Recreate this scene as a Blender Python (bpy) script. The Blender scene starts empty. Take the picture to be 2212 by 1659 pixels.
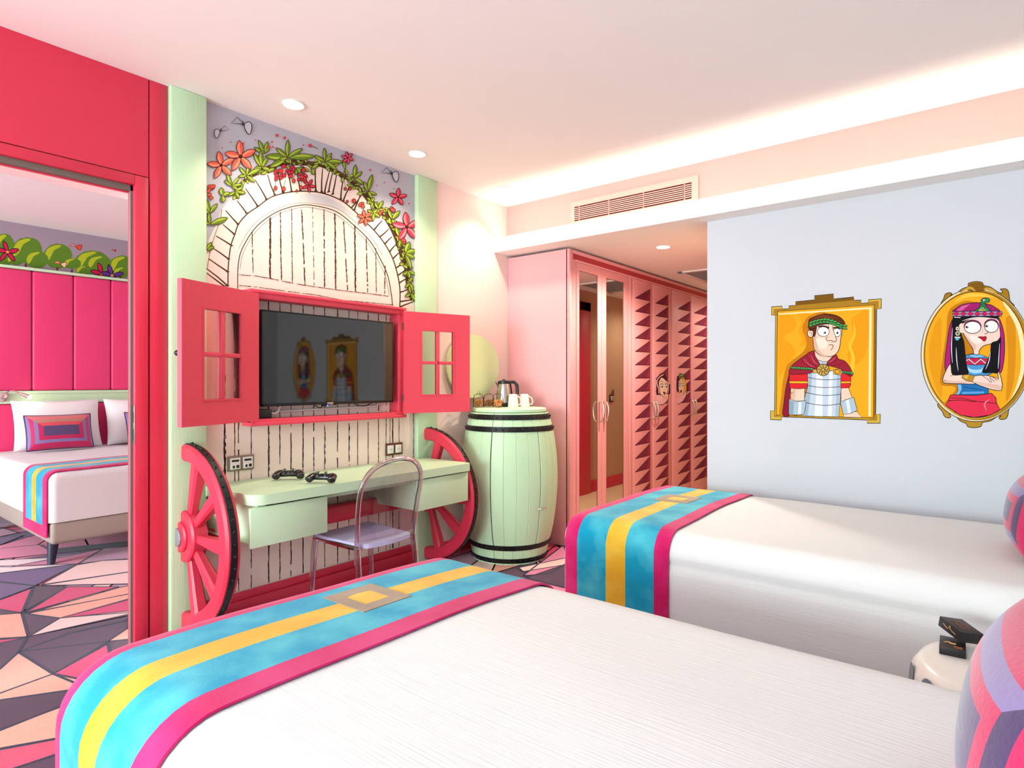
import bpy, bmesh, math, random
from mathutils import Vector, Matrix
from mathutils.geometry import tessellate_polygon
C = bpy.context.scene.collection
R_ = math.radians
PI = math.pi
rng = random.Random(7)

# ------------------------------------------------------------------ measured camera
F_PX, CX, HY = 1305.0, 1106.0, 826.0
YAW = math.atan2(2141 - CX, F_PX)
FW = (-math.sin(YAW), math.cos(YAW)); RT = (math.cos(YAW), math.sin(YAW))
H = 2.75
CAM_Z = 0.466 * H


def ray(u, v):
    s = (u - CX) / F_PX; t = (HY - v) / F_PX
    return (FW[0] + s * RT[0], FW[1] + s * RT[1], t)


def on_x(u, v, x):
    r = ray(u, v); k = x / r[0]
    return Vector((x, k * r[1], CAM_Z + k * r[2]))


def on_y(u, v, y):
    r = ray(u, v); k = y / r[1]
    return Vector((k * r[0], y, CAM_Z + k * r[2]))


def on_z(u, v, z):
    r = ray(u, v); k = (z - CAM_Z) / r[2]
    return Vector((k * r[0], k * r[1], z))


# ------------------------------------------------------------------ materials
def lin(h):
    h = h.lstrip('#')
    o = []
    for i in (0, 2, 4):
        c = int(h[i:i + 2], 16) / 255
        o.append(c / 12.92 if c <= .04045 else ((c + .055) / 1.055) ** 2.4)
    return (*o, 1)


_mats = {}


def mat(name, col, rough=.5, metal=0.0, spec=.5, var=0.0, vscale=8.0, stretch=None, bump=0.0, bscale=60.0,
        bstretch=None, sheen=0.0, coat=0.0, emit=None, estr=0.0, col2=None):
    key = name
    if key in _mats:
        return _mats[key]
    m = bpy.data.materials.new(name); m.use_nodes = True
    nt = m.node_tree; b = nt.nodes['Principled BSDF']
    b.inputs['Base Color'].default_value = lin(col)
    b.inputs['Roughness'].default_value = rough
    b.inputs['Metallic'].default_value = metal
    b.inputs['Specular IOR Level'].default_value = spec
    b.inputs['Sheen Weight'].default_value = sheen
    b.inputs['Coat Weight'].default_value = coat
    if emit:
        b.inputs['Emission Color'].default_value = lin(emit); b.inputs['Emission Strength'].default_value = estr
    tc = None
    if var or bump or col2:
        tc = nt.nodes.new('ShaderNodeTexCoord')
    if var or col2:
        mp = nt.nodes.new('ShaderNodeMapping'); nt.links.new(tc.outputs['Object'], mp.inputs[0])
        if stretch: mp.inputs['Scale'].default_value = stretch
        n = nt.nodes.new('ShaderNodeTexNoise'); n.inputs['Scale'].default_value = vscale
        n.inputs['Detail'].default_value = 5
        nt.links.new(mp.outputs[0], n.inputs['Vector'])
        mix = nt.nodes.new('ShaderNodeMix'); mix.data_type = 'RGBA'
        c1 = lin(col)
        if col2:
            c0 = lin(col2); ramp = nt.nodes.new('ShaderNodeMapRange')
            ramp.inputs[1].default_value = .40; ramp.inputs[2].default_value = .66
            nt.links.new(n.outputs['Fac'], ramp.inputs[0]); nt.links.new(ramp.outputs[0], mix.inputs['Factor'])
            mix.inputs['A'].default_value = c1; mix.inputs['B'].default_value = c0
        else:
            mix.inputs['A'].default_value = tuple(max(0, x * (1 - var)) for x in c1[:3]) + (1,)
            mix.inputs['B'].default_value = tuple(min(1, x * (1 + var)) for x in c1[:3]) + (1,)
            nt.links.new(n.outputs['Fac'], mix.inputs['Factor'])
        nt.links.new(mix.outputs['Result'], b.inputs['Base Color'])
    if bump:
        mp2 = nt.nodes.new('ShaderNodeMapping'); nt.links.new(tc.outputs['Object'], mp2.inputs[0])
        if bstretch: mp2.inputs['Scale'].default_value = bstretch
        n2 = nt.nodes.new('ShaderNodeTexNoise'); n2.inputs['Scale'].default_value = bscale
        n2.inputs['Detail'].default_value = 4
        nt.links.new(mp2.outputs[0], n2.inputs['Vector'])
        bp = nt.nodes.new('ShaderNodeBump'); bp.inputs['Strength'].default_value = bump
        bp.inputs['Distance'].default_value = .004
        nt.links.new(n2.outputs['Fac'], bp.inputs['Height']); nt.links.new(bp.outputs[0], b.inputs['Normal'])
    _mats[key] = m
    return m


def flat(col, rough=.75):
    return mat('print_' + col.strip('#'), col, rough=rough, spec=.15)


def glow(name, col, strength):
    if name in _mats: return _mats[name]
    m = bpy.data.materials.new(name); m.use_nodes = True
    nt = m.node_tree; nt.nodes.clear()
    e = nt.nodes.new('ShaderNodeEmission'); o = nt.nodes.new('ShaderNodeOutputMaterial')
    e.inputs[0].default_value = lin(col); e.inputs[1].default_value = strength
    nt.links.new(e.outputs[0], o.inputs[0]); _mats[name] = m
    return m


def clear(name, tint, ior=1.45, refr=0.0, gloss=.0, base=.0):
    """clear plastic or glass: tinted see-through sheet with a Fresnel reflection, some of it refracting"""
    if name in _mats: return _mats[name]
    m = bpy.data.materials.new(name); m.use_nodes = True
    nt = m.node_tree; nt.nodes.clear(); N = nt.nodes.new; L = nt.links.new
    o = N('ShaderNodeOutputMaterial')
    t = N('ShaderNodeBsdfTransparent'); t.inputs[0].default_value = lin(tint)
    body = t
    if refr:
        g = N('ShaderNodeBsdfRefraction'); g.inputs['Color'].default_value = lin(tint); g.inputs['IOR'].default_value = ior
        mx = N('ShaderNodeMixShader'); mx.inputs[0].default_value = refr
        L(t.outputs[0], mx.inputs[1]); L(g.outputs[0], mx.inputs[2]); body = mx
    gl = N('ShaderNodeBsdfGlossy'); gl.inputs['Roughness'].default_value = .03
    fr = N('ShaderNodeFresnel'); fr.inputs[0].default_value = ior
    if base:
        ad = N('ShaderNodeMath'); ad.operation = 'ADD'; ad.inputs[1].default_value = base
        L(fr.outputs[0], ad.inputs[0]); fo = ad.outputs[0]
    else:
        fo = fr.outputs[0]
    m2 = N('ShaderNodeMixShader'); L(fo, m2.inputs[0]); L(body.outputs[0], m2.inputs[1]); L(gl.outputs[0], m2.inputs[2])
    L(m2.outputs[0], o.inputs[0]); _mats[name] = m
    return m


# ------------------------------------------------------------------ mesh builder
class MB:
    def __init__(s):
        s.v = []; s.f = []; s.m = []; s.mats = []

    def mi(s, m):
        if m not in s.mats: s.mats.append(m)
        return s.mats.index(m)

    def add(s, vs, fs, m):
        o = len(s.v); k = s.mi(m)
        s.v.extend(Vector(q) for q in vs)
        for f in fs:
            s.f.append(tuple(i + o for i in f)); s.m.append(k)
        return s

    def bm(s, bm, m, M=None):
        bm.verts.index_update()
        s.add([(M @ q.co) if M else q.co.copy() for q in bm.verts], [[q.index for q in f.verts] for f in bm.faces], m)
        bm.free(); return s

    def box(s, lo, hi, m, r=0.0, seg=2, M=None):
        bm = bmesh.new(); bmesh.ops.create_cube(bm, size=1)
        sz = [max(1e-5, hi[i] - lo[i]) for i in range(3)]; c = [(hi[i] + lo[i]) / 2 for i in range(3)]
        for q in bm.verts: q.co = Vector([q.co[i] * sz[i] + c[i] for i in range(3)])
        if r:
            bmesh.ops.bevel(bm, geom=list(bm.edges), offset=min(r, min(sz) * .49), segments=seg, profile=.5, affect='EDGES')
        bmesh.ops.recalc_face_normals(bm, faces=list(bm.faces))
        return s.bm(bm, m, M)

    def tube(s, pts, r, m, seg=10, closed=False, flatten=None):
        pts = [Vector(p) for p in pts]; n = len(pts)
        rs = r if isinstance(r, (list, tuple)) else [r] * n
        vs = []; fs = []; up = None
        for i, p in enumerate(pts):
            if closed: d = pts[(i + 1) % n] - pts[i - 1]
            else: d = pts[min(n - 1, i + 1)] - pts[max(0, i - 1)]
            d.normalize()
            if up is None:
                up = Vector((0, 0, 1)) if abs(d.z) < .9 else Vector((1, 0, 0))
            x = d.cross(up).normalized(); y = x.cross(d).normalized(); up = y
            for k in range(seg):
                a = 2 * PI * k / seg
                fx, fy = flatten if flatten else (1, 1)
                vs.append(p + x * (math.cos(a) * rs[i] * fx) + y * (math.sin(a) * rs[i] * fy))
        rng_ = n if closed else n - 1
        for i in range(rng_):
            for k in range(seg):
                a = i * seg + k; b = i * seg + (k + 1) % seg
                j = (i + 1) % n
                fs.append((a, b, j * seg + (k + 1) % seg, j * seg + k))
        if not closed:
            fs.append(tuple(range(seg))[::-1]); fs.append(tuple((n - 1) * seg + k for k in range(seg)))
        return s.add(vs, fs, m)

    def lathe(s, prof, c, m, seg=32, a0=0.0, a1=2 * PI, axis='z', caps=True):
        full = abs(a1 - a0 - 2 * PI) < 1e-6
        n = seg if full else seg + 1
        vs = []; fs = []
        for r, z in prof:
            for k in range(n):
                a = a0 + (a1 - a0) * k / seg
                q = (r * math.cos(a), r * math.sin(a), z)
                if axis == 'y': q = (q[0], q[2], q[1])
                if axis == 'x': q = (q[2], q[0], q[1])
                vs.append((c[0] + q[0], c[1] + q[1], c[2] + q[2]))
        for i in range(len(prof) - 1):
            for k in range(seg):
                a = i * n + k; b = i * n + (k + 1) % n
                fs.append((a, b, b + n, a + n))
        if caps and full:
            if prof[0][0] > 1e-6: fs.append(tuple(range(n))[::-1])
            if prof[-1][0] > 1e-6: fs.append(tuple((len(prof) - 1) * n + k for k in range(n)))
        return s.add(vs, fs, m)

    def prism(s, poly, fn, d0, d1, m):
        """poly: 2D points; fn(a,b,d) -> 3D"""
        n = len(poly)
        vs = [fn(a, b, d0) for a, b in poly] + [fn(a, b, d1) for a, b in poly]
        tri = tessellate_polygon([[Vector((a, b, 0)) for a, b in poly]])
        fs = [t for t in tri] + [tuple(i + n for i in t)[::-1] for t in tri]
        fs += [(i, (i + 1) % n, (i + 1) % n + n, i + n) for i in range(n)]
        bm = bmesh.new(); bv = [bm.verts.new(q) for q in vs]
        for f in fs:
            try: bm.faces.new([bv[i] for i in f])
            except ValueError: pass
        bmesh.ops.recalc_face_normals(bm, faces=list(bm.faces))
        return s.bm(bm, m)

    def grid(s, rows, m, mfun=None, close=False):
        nr, nc = len(rows), len(rows[0]); o = len(s.v)
        for r in rows: s.v.extend(Vector(q) for q in r)
        for i in range(nr - 1):
            for j in range(nc if close else nc - 1):
                j2 = (j + 1) % nc
                s.f.append((o + i * nc + j, o + i * nc + j2, o + (i + 1) * nc + j2, o + (i + 1) * nc + j))
                s.m.append(s.mi(mfun(i, j) if mfun else m))
        return s

    def sphere(s, c, r, m, seg=12, rings=8, sc=(1, 1, 1)):
        prof = [(max(1e-4, r * math.sin(PI * i / rings)), -r * math.cos(PI * i / rings)) for i in range(rings + 1)]
        o = len(s.v)
        s.lathe(prof, (0, 0, 0), m, seg)
        for i in range(o, len(s.v)):
            q = s.v[i]; s.v[i] = Vector((c[0] + q.x * sc[0], c[1] + q.y * sc[1], c[2] + q.z * sc[2]))
        return s

    def build(s, name, parent=None, local=False, smooth=35):
        me = bpy.data.meshes.new(name)
        vs = s.v
        if parent is not None and not local:
            T = chain_matrix(parent).inverted()
            vs = [T @ q for q in vs]
        me.from_pydata([tuple(q) for q in vs], [], s.f)
        for m in s.mats: me.materials.append(m)
        me.polygons.foreach_set('material_index', s.m)
        if smooth:
            me.polygons.foreach_set('use_smooth', [True] * len(me.polygons))
            me.set_sharp_from_angle(angle=R_(smooth))
        me.update()
        o = bpy.data.objects.new(name, me); C.objects.link(o)
        if parent is not None: o.parent = parent
        return o


def chain_matrix(o):
    M = Matrix.Identity(4)
    while o is not None:
        M = (Matrix.Translation(o.location) @ o.rotation_euler.to_matrix().to_4x4()) @ M
        o = o.parent
    return M


def tag(o, label, cat, group=None, kind=None):
    o['label'] = label; o['category'] = cat
    if group: o['group'] = group
    if kind: o['kind'] = kind
    return o


def thing(name, label, cat, loc=(0, 0, 0), rot=(0, 0, 0), group=None):
    o = bpy.data.objects.new(name, None); C.objects.link(o)
    o.empty_display_size = .1
    o.location = loc; o.rotation_euler = rot
    return tag(o, label, cat, group)


def struct(o):
    o['kind'] = 'structure'
    return o


def kids(o):
    return [q for q in bpy.data.objects if q.parent == o]


def dup(root, loc, rot=None, label=None):
    def cp(o, par):
        c = o.copy(); C.objects.link(c)
        if par is not None: c.parent = par
        for ch in kids(o): cp(ch, c)
        return c
    r = cp(root, None)
    r.location = loc
    if rot is not None: r.rotation_euler = rot
    if label: r['label'] = label
    return r


def spline(pts, closed=True, sub=6):
    n = len(pts); out = []
    P = lambda i: pts[i % n] if closed else pts[max(0, min(n - 1, i))]
    for i in range(n if closed else n - 1):
        p0, p1, p2, p3 = P(i - 1), P(i), P(i + 1), P(i + 2)
        for k in range(sub):
            t = k / sub; t2 = t * t; t3 = t2 * t
            out.append(tuple(.5 * (2 * b + (c - a) * t + (2 * a - 5 * b + 4 * c - d) * t2 + (3 * b - a - 3 * c + d) * t3)
                             for a, b, c, d in zip(p0, p1, p2, p3)))
    if not closed: out.append(tuple(pts[-1]))
    return out


def ellipse(cx, cy, rx, ry, n=28, rot=0):
    c, s_ = math.cos(rot), math.sin(rot)
    return [(cx + rx * math.cos(2 * PI * k / n) * c - ry * math.sin(2 * PI * k / n) * s_,
             cy + rx * math.cos(2 * PI * k / n) * s_ + ry * math.sin(2 * PI * k / n) * c) for k in range(n)]


class Art:
    """a flat print on a wall: coloured shapes laid over each other on one plane, each a hair in front of the last"""
    def __init__(s, to3d, normal, base=.0010, step=5e-6):
        s.to3d = to3d; s.nrm = Vector(normal); s.d = base; s.step = step; s.mb = MB()

    def _put(s, pts2, faces, m):
        off = s.nrm * s.d
        s.mb.add([s.to3d(*p) + off for p in pts2], faces, m)

    def fill(s, pts, col, smooth=False, sub=6):
        if smooth: pts = spline(pts, True, sub)
        s.d += s.step
        tri = tessellate_polygon([[Vector((p[0], p[1], 0)) for p in pts]])
        s._put(pts, tri, flat(col) if isinstance(col, str) else col)

    def line(s, pts, w, col='#1A1214', smooth=False, closed=False, taper=False, w2=None):
        if smooth: pts = spline(pts, closed, 6)
        s.d += s.step
        n = len(pts); L = []; Rr = []
        for i in range(n):
            a = pts[i - 1] if (i or closed) else pts[0]; b = pts[(i + 1) % n] if (i < n - 1 or closed) else pts[-1]
            dx, dy = b[0] - a[0], b[1] - a[1]; q = math.hypot(dx, dy) or 1
            ww = w
            if w2 is not None: ww = w + (w2 - w) * i / max(1, n - 1)
            if taper: ww = w * (.25 + .75 * math.sin(PI * i / max(1, n - 1)))
            nx, ny = -dy / q * ww / 2, dx / q * ww / 2
            L.append((pts[i][0] + nx, pts[i][1] + ny)); Rr.append((pts[i][0] - nx, pts[i][1] - ny))
        fs = [(i, (i + 1) % n, (i + 1) % n + n, i + n) for i in range(n if closed else n - 1)]
        s._put(L + Rr, fs, flat(col))

    def shape(s, pts, col, ow=5, ocol='#1A1214', smooth=True, sub=6):
        if smooth: pts = spline(pts, True, sub)
        s.fill(pts, col)
        if ow: s.line(pts, ow, ocol, closed=True)

    def leaf(s, x, y, ang, ln, wd, c1, c2, ow=4, ocol='#4A3320'):
        ca, sa = math.cos(ang), math.sin(ang)
        T = lambda u, v: (x + u * ca - v * sa, y + u * sa + v * ca)
        P = [T(0, 0), T(ln * .3, wd * .42), T(ln * .65, wd * .5), T(ln * .92, wd * .2), T(ln, 0),
             T(ln * .9, -wd * .25), T(ln * .6, -wd * .5), T(ln * .28, -wd * .36)]
        s.shape(P, c1, ow, ocol, sub=3)
        s.fill([T(ln * .08, wd * .05), T(ln * .4, -.02 * wd), T(ln * .9, -wd * .02), T(ln * .6, -wd * .38), T(ln * .28, -wd * .28)], c2, True, 3)

    def flower(s, x, y, r, c1, c2, a0=0, n=5, ow=4):
        for k in range(n):
            a = a0 + 2 * PI * k / n
            s.leaf(x, y, a, r, r * .42, c1, c2, ow, '#3A1418')
        s.fill(ellipse(x, y, r * .13, r * .13, 12), '#3A2418')

    def build(s, name, parent=None):
        return s.mb.build(name, parent, smooth=0)
# ================================================================== materials of the place
GR = dict(bump=.25, bscale=14, bstretch=(9, 9, .55))
RED = mat('red_paint', '#D42F4A', .42, var=.05, vscale=3, **GR)
REDY = mat('red_paint_horizontal_grain', '#D42F4A', .42, var=.05, vscale=3, bump=.25, bscale=14, bstretch=(9, .55, 9))
SHUT = mat('shutter_paint', '#E2455A', .5, var=.04, vscale=3, **GR)
MINT = mat('mint_paint', '#C2E1B9', .45, var=.03, vscale=4, **GR)
MINTF = mat('mint_lacquer', '#C8E5C0', .38, var=.01)
WHITE = mat('ceiling_paint', '#FBF8F5', .85, var=.01)
PINKW = mat('pale_pink_wallpaper', '#F7DFD8', .8, var=.02, vscale=5, bump=.12, bscale=220)
PINKC = mat('pink_cove_paint', '#EDA8A4', .8)
GREYW = mat('grey_lilac_wallpaper', '#D0D2DA', .8, var=.02, vscale=3, bump=.15, bscale=240)
BEIGE = mat('beige_hall_wallpaper', '#C9A585', .7, var=.05, vscale=90)
TILE = mat('beige_floor_tile', '#E3C9A3', .35, var=.06, vscale=2)
DARK = mat('dark_gap', '#2A2422', .8)
STEEL = mat('brushed_steel', '#C9C5BF', .28, metal=1)
CHROME = mat('chrome', '#E8E6E2', .12, metal=1)
BLACK = mat('black_plastic', '#121214', .35)
IRON = mat('black_iron', '#17171A', .38, metal=.35, bump=.5, bscale=90)
WHITEP = mat('white_plastic', '#EDEBE6', .35)
NAVY = '#17123A'

# ------------------------------------------------------------------ floor: geometric carpet
CARP = dict(rough=.95, spec=.1, var=.10, vscale=140, bump=.5, bscale=320, sheen=.2)
CC = {k: mat('carpet_' + k, c, **CARP) for k, c in dict(
    plum='#4E2B48', purple='#66497C', magenta='#D2366E', pink='#DF7EA2', peach='#F2A592', pale='#F0C8C4',
    white='#F2DEE0', navy=NAVY, mauve='#B98AA6', rose='#D0486E').items()}
fl = MB()
# woven ground: long irregular triangles
gx = [-7.1 + .77 * i for i in range(11)]; gy = [-4.6 + .82 * i for i in range(12)]
P = {}
for i, x in enumerate(gx):
    for j, y in enumerate(gy):
        jx = 0 if i in (0, len(gx) - 1) else rng.uniform(-.28, .28)
        jy = 0 if j in (0, len(gy) - 1) else rng.uniform(-.30, .30)
        P[i, j] = (x + jx, min(3.955, y + jy) if j < len(gy) - 1 else 3.955)
names = ['plum', 'plum', 'purple', 'magenta', 'pink', 'peach', 'pale', 'mauve', 'rose', 'white']


def strip(a, b, w, z):
    dx, dy = b[0] - a[0], b[1] - a[1]; q = math.hypot(dx, dy) or 1
    nx, ny = -dy / q * w / 2, dx / q * w / 2
    fl.add([(a[0] + nx, a[1] + ny, z), (b[0] + nx, b[1] + ny, z), (b[0] - nx, b[1] - ny, z), (a[0] - nx, a[1] - ny, z)],
           [(0, 1, 2, 3)], CC['navy'])


def patch(pts, col, z, w=.012):
    tri = tessellate_polygon([[Vector((p[0], p[1], 0)) for p in pts]])
    fl.add([(p[0], p[1], z) for p in pts], tri, CC[col])
    for k in range(len(pts)): strip(pts[k], pts[(k + 1) % len(pts)], w, z + .0004)


for i in range(len(gx) - 1):
    for j in range(len(gy) - 1):
        a, b, c, d = P[i, j], P[i + 1, j], P[i + 1, j + 1], P[i, j + 1]
        ts = ((a, b, c), (a, c, d)) if rng.random() < .5 else ((a, b, d), (b, c, d))
        for t in ts:
            m = tuple(sum(q[k] for q in t) / 3 + rng.uniform(-.08, .08) for k in (0, 1))
            e = ((t[0][0] + t[1][0]) / 2, (t[0][1] + t[1][1]) / 2)
            patch([t[0], e, t[2]], rng.choice(names), 0, .011)
            patch([e, t[1], t[2]], rng.choice(names), 0, .011)
fl.box((-7.2, -4.6, -.06), (.6, 3.955, -.002), CC['plum'])
# the part of the pattern seen through the doorway
TR = [('magenta', [(-60, 1310), (0, 1297), (70, 1270), (47, 1325), (0, 1317)]), ('plum', [(75, 1266), (145, 1268), (52, 1320)]),
      ('magenta', [(145, 1268), (257, 1268), (55, 1324)]), ('peach', [(300, 1262), (300, 1279), (60, 1326), (257, 1270)]),
      ('peach', [(300, 1280), (300, 1288), (129, 1336), (50, 1326)]), ('magenta', [(300, 1290), (300, 1322), (150, 1334), (129, 1336)]),
      ('pale', [(300, 1318), (300, 1326), (62, 1376), (129, 1336)]), ('plum', [(47, 1325), (129, 1336), (61, 1376)]),
      ('peach', [(-60, 1333), (47, 1325), (61, 1376), (-60, 1384)]), ('plum', [(-60, 1318), (0, 1318), (47, 1325), (-60, 1332)]),
      ('plum', [(276, 1328), (61, 1376), (40, 1409), (150, 1368), (276, 1340)]), ('plum', [(276, 1342), (150, 1370), (40, 1409), (233, 1387), (276, 1358)]),
      ('magenta', [(-60, 1388), (58, 1378), (0, 1391), (-60, 1402)]), ('plum', [(-60, 1403), (58, 1378), (40, 1409), (0, 1446), (-60, 1490)]),
      ('peach', [(40, 1410), (115, 1457), (0, 1499), (-60, 1520), (-60, 1492), (0, 1446)]),
      ('plum', [(40, 1409), (233, 1387), (115, 1457)]), ('magenta', [(233, 1392), (240, 1430), (170, 1480), (115, 1457)]),
      ('plum', [(233, 1387), (330, 1378), (360, 1440), (240, 1430)]), ('peach', [(115, 1457), (180, 1470), (172, 1490), (0, 1514), (-60, 1528), (-60, 1520), (0, 1499)]),
      ('plum', [(-60, 1530), (0, 1514), (172, 1489), (160, 1518), (0, 1578), (-60, 1600)]),
      ('peach', [(-60, 1602), (0, 1580), (160, 1516), (150, 1592), (0, 1619), (-60, 1632)]), ('rose', [(-60, 1634), (0, 1621), (150, 1593), (145, 1625), (0, 1672), (-60, 1690)]),
      ('plum', [(-60, 1692), (0, 1673), (150, 1622), (150, 1720), (-60, 1760)]), ('peach', [(233, 1387), (276, 1358), (320, 1378)]),
      ('purple', [(-60, 1250), (0, 1240), (165, 1220), (75, 1266), (0, 1257), (-60, 1262)]), ('purple', [(-60, 1268), (0, 1259), (75, 1267), (0, 1295), (-60, 1308)]),
      ('white', [(-60, 1236), (0, 1224), (165, 1219), (0, 1239), (-60, 1248)]), ('pale', [(165, 1222), (224, 1212), (300, 1209), (300, 1233), (90, 1264)]),
      ('pale', [(300, 1234), (300, 1262), (88, 1266)]), ('pink', [(20, 1226), (120, 1207), (222, 1186), (168, 1219)]),
      ('white', [(-60, 1224), (0, 1211), (115, 1206), (222, 1186), (120, 1208), (20, 1226)]), ('mauve', [(224, 1186), (300, 1180), (300, 1207), (230, 1211), (170, 1219)]),
      ('pink', [(-60, 1200), (0, 1186), (85, 1178), (120, 1196), (0, 1209), (-60, 1222)]), ('navy', [(115, 1187), (200, 1178), (300, 1168), (300, 1178), (215, 1186), (130, 1196)]),
      ('purple', [(-60, 1160), (0, 1162), (48, 1158), (0, 1178), (-60, 1186)]), ('mauve', [(-60, 1150), (0, 1140), (40, 1152), (0, 1160), (-60, 1158)]),
      ('pink', [(1130, 1245), (1218, 1178), (1228, 1215), (1190, 1240)]), ('pale', [(1120, 1228), (1225, 1206), (1230, 1220), (1130, 1236)]),
      ('plum', [(1135, 1250), (1230, 1218), (1250, 1250), (1240, 1275)])]
for k, (c, pts) in enumerate(TR):
    q = [on_z(u, v, 0) for u, v in pts]
    patch([(p.x, p.y) for p in q if p.x > -7.0], c, .0012 + .0001 * k, .013)
struct(tag(fl.build('floor', smooth=0), 'carpet of plum, pink and peach triangles outlined in navy', 'floor'))
m = MB(); m.box((-3.4, 3.956, -.06), (-1.40, 7.5, .0), TILE)
for yy in (4.5, 5.1, 5.7, 6.3, 6.9): m.box((-2.6, yy, 0), (-1.4, yy + .004, .0006), mat('grout', '#B79C78', .8))
m.box((-2.0, 3.956, 0), (-1.996, 7.5, .0006), mat('grout', '#B79C78', .8))
struct(tag(m.build('floor_hall', smooth=0), 'beige tiled floor of the entrance hall beside the wardrobe', 'floor'))

# ------------------------------------------------------------------ ceilings
m = MB(); m.box((-7.25, -4.65, H), (.65, 7.6, H + .1), WHITE)
struct(tag(m.build('ceiling', smooth=0), 'smooth white ceiling over both rooms', 'ceiling'))
m = MB(); m.box((-3.18, 3.80, 2.341), (.5, 7.5, 2.375), WHITE)
struct(tag(m.build('ceiling_hall', smooth=0), 'lowered ceiling over the entrance hall', 'ceiling'))
m = MB(); m.box((-3.18, 3.773, 2.341), (.5, 3.80, 2.455), WHITE, .002)
struct(tag(m.build('trim_1'), 'white ledge hiding the cove light under the pink strip of wall', 'ledge'))

# ------------------------------------------------------------------ walls
MX, PX_, DX, KX = -3.205, -3.165, -3.2, -3.18
m = MB()
m.box((-3.40, 1.21, 0), (MX, 7.5, H), PINKW)
m.box((MX, 3.10, 0), (KX, 7.5, H), PINKW)
m.box((-3.40, -4.6, 0), (DX, .02, H), PINKW)
m.box((-3.40, .02, 2.20), (-3.22, 1.21, H), PINKW)
struct(tag(m.build('wall_left', smooth=0), 'pale pink wall behind the mural and barrel', 'wall'))
m = MB(); m.box((-1.47, 3.93, 0), (.6, 7.5, 2.341), GREYW)
# hall side of the partition
m.box((-1.472, 3.95, 0), (-1.47, 7.5, 2.341), BEIGE)
struct(tag(m.build('wall_far', smooth=0), 'grey lilac wall carrying the two painted portraits', 'wall'))
m = MB(); m.box((-3.18, 3.94, 2.375), (.6, 4.04, H), PINKC)
struct(tag(m.build('wall_cove', smooth=0), 'pink strip of wall above the ledge', 'wall'))
m = MB(); m.box((-3.2, 7.4, 0), (-1.4, 7.5, 2.341), BEIGE)
struct(tag(m.build('wall_hall_end', smooth=0), 'beige end wall of the entrance hall', 'wall'))
m = MB(); m.box((.5, -4.6, 0), (.6, 3.93, H), GREYW)
struct(tag(m.build('wall_right', smooth=0), 'grey lilac wall behind the bed heads', 'wall'))
m = MB()
for x0, x1, z0, z1 in ((-3.2, -2.75, 0, H), (-.15, .6, 0, H), (-2.75, -.15, 0, .35), (-2.75, -.15, 2.45, H),
                       (-7.2, -6.3, 0, H), (-3.9, -3.2, 0, H), (-6.3, -3.9, 0, .35), (-6.3, -3.9, 2.45, H)):
    m.box((x0, -4.6, z0), (x1, -4.5, z1), PINKW)
struct(tag(m.build('wall_back', smooth=0), 'window wall behind the viewpoint', 'wall'))
m = MB(); m.box((-7.2, -4.6, 0), (-7.03, 4.3, H), mat('mauve_wallpaper', '#A193A2', .8, var=.03, vscale=4))
struct(tag(m.build('wall_next_room', smooth=0), 'mauve far wall of the room beyond the doorway', 'wall'))
m = MB(); m.box((-7.03, 4.2, 0), (-3.4, 4.3, H), PINKW)
struct(tag(m.build('wall_next_room_side', smooth=0), 'side wall of the room beyond the doorway', 'wall'))
for k, (x0, x1) in enumerate(((-2.75, -.15), (-6.3, -3.9))):
    w = struct(bpy.data.objects.new('window_%d' % (k + 1), None)); C.objects.link(w); w.location = (x0, -4.55, .35)
    tag(w, 'white framed window lighting the ' + ('main room' if k == 0 else 'next room'), 'window')
    m = MB()
    for a, b in ((x0, x0 + .06), (x1 - .06, x1), ((x0 + x1) / 2 - .03, (x0 + x1) / 2 + .03)): m.box((a, -4.58, .35), (b, -4.53, 2.45), WHITEP)
    for a, b in ((.35, .41), (2.39, 2.45)): m.box((x0, -4.58, a), (x1, -4.53, b), WHITEP)
    m.build('window_frame', w)

# pillars
def pillar(y0, y1, label):
    p = thing('pillar', label, 'pillar', (PX_, (y0 + y1) / 2, 0))
    m = MB(); m.box((MX + .0005, y0, 0.0005), (PX_, y1, H - .0005), MINT, .006)
    m.build('post', p)
    return p


pillar(1.288, 1.462, 'mint green wooden pillar between the red doorway and the mural')
pillar(2.925, 3.115, 'mint green wooden pillar between the mural and the barrel')

# doorway
d = struct(bpy.data.objects.new('door_1', None)); C.objects.link(d); d.location = (DX, .6, 0)
tag(d, 'red framed doorway open to the next bedroom', 'doorway')
m = MB(); m.box((-3.22, -.12, 2.275), (DX + .002, 1.198, H - .001), REDY); m.build('overdoor_panel', d)
m = MB(); m.box((-3.22, 1.204, 0), (DX + .004, 1.284, H - .001), RED, .003); m.build('side_board', d)
m = MB()
m.box((-3.22, 1.137, 0), (DX + .008, 1.197, 2.27), RED, .004)
m.box((-3.22, -.02, 2.222), (DX + .008, 1.137, 2.27), REDY, .004)
m.box((-3.22, -.05, 0), (DX + .008, .0, 2.27), RED, .004)
m.build('casing', d)
m = MB()
m.box((-3.258, 1.131, 0), (-3.237, 1.208, 2.20), RED)
m.box((-3.258, .0, 2.192), (-3.237, 1.208, 2.26), REDY)
m.box((-3.258, -.04, 0), (-3.237, .01, 2.26), RED)
m.build('jamb', d)
m = MB(); SEAL = mat('grey_rubber_seal', '#6E6259', .6)
m.box((-3.236, 1.127, 0), (-3.216, 1.139, 2.222), SEAL); m.box((-3.236, .0, 2.196), (-3.216, 1.139, 2.222), SEAL)
m.build('seal', d)
m = MB(); m.box((-3.214, 1.1345, .985), (-3.192, 1.1375, 1.17), STEEL, .001)
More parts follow.
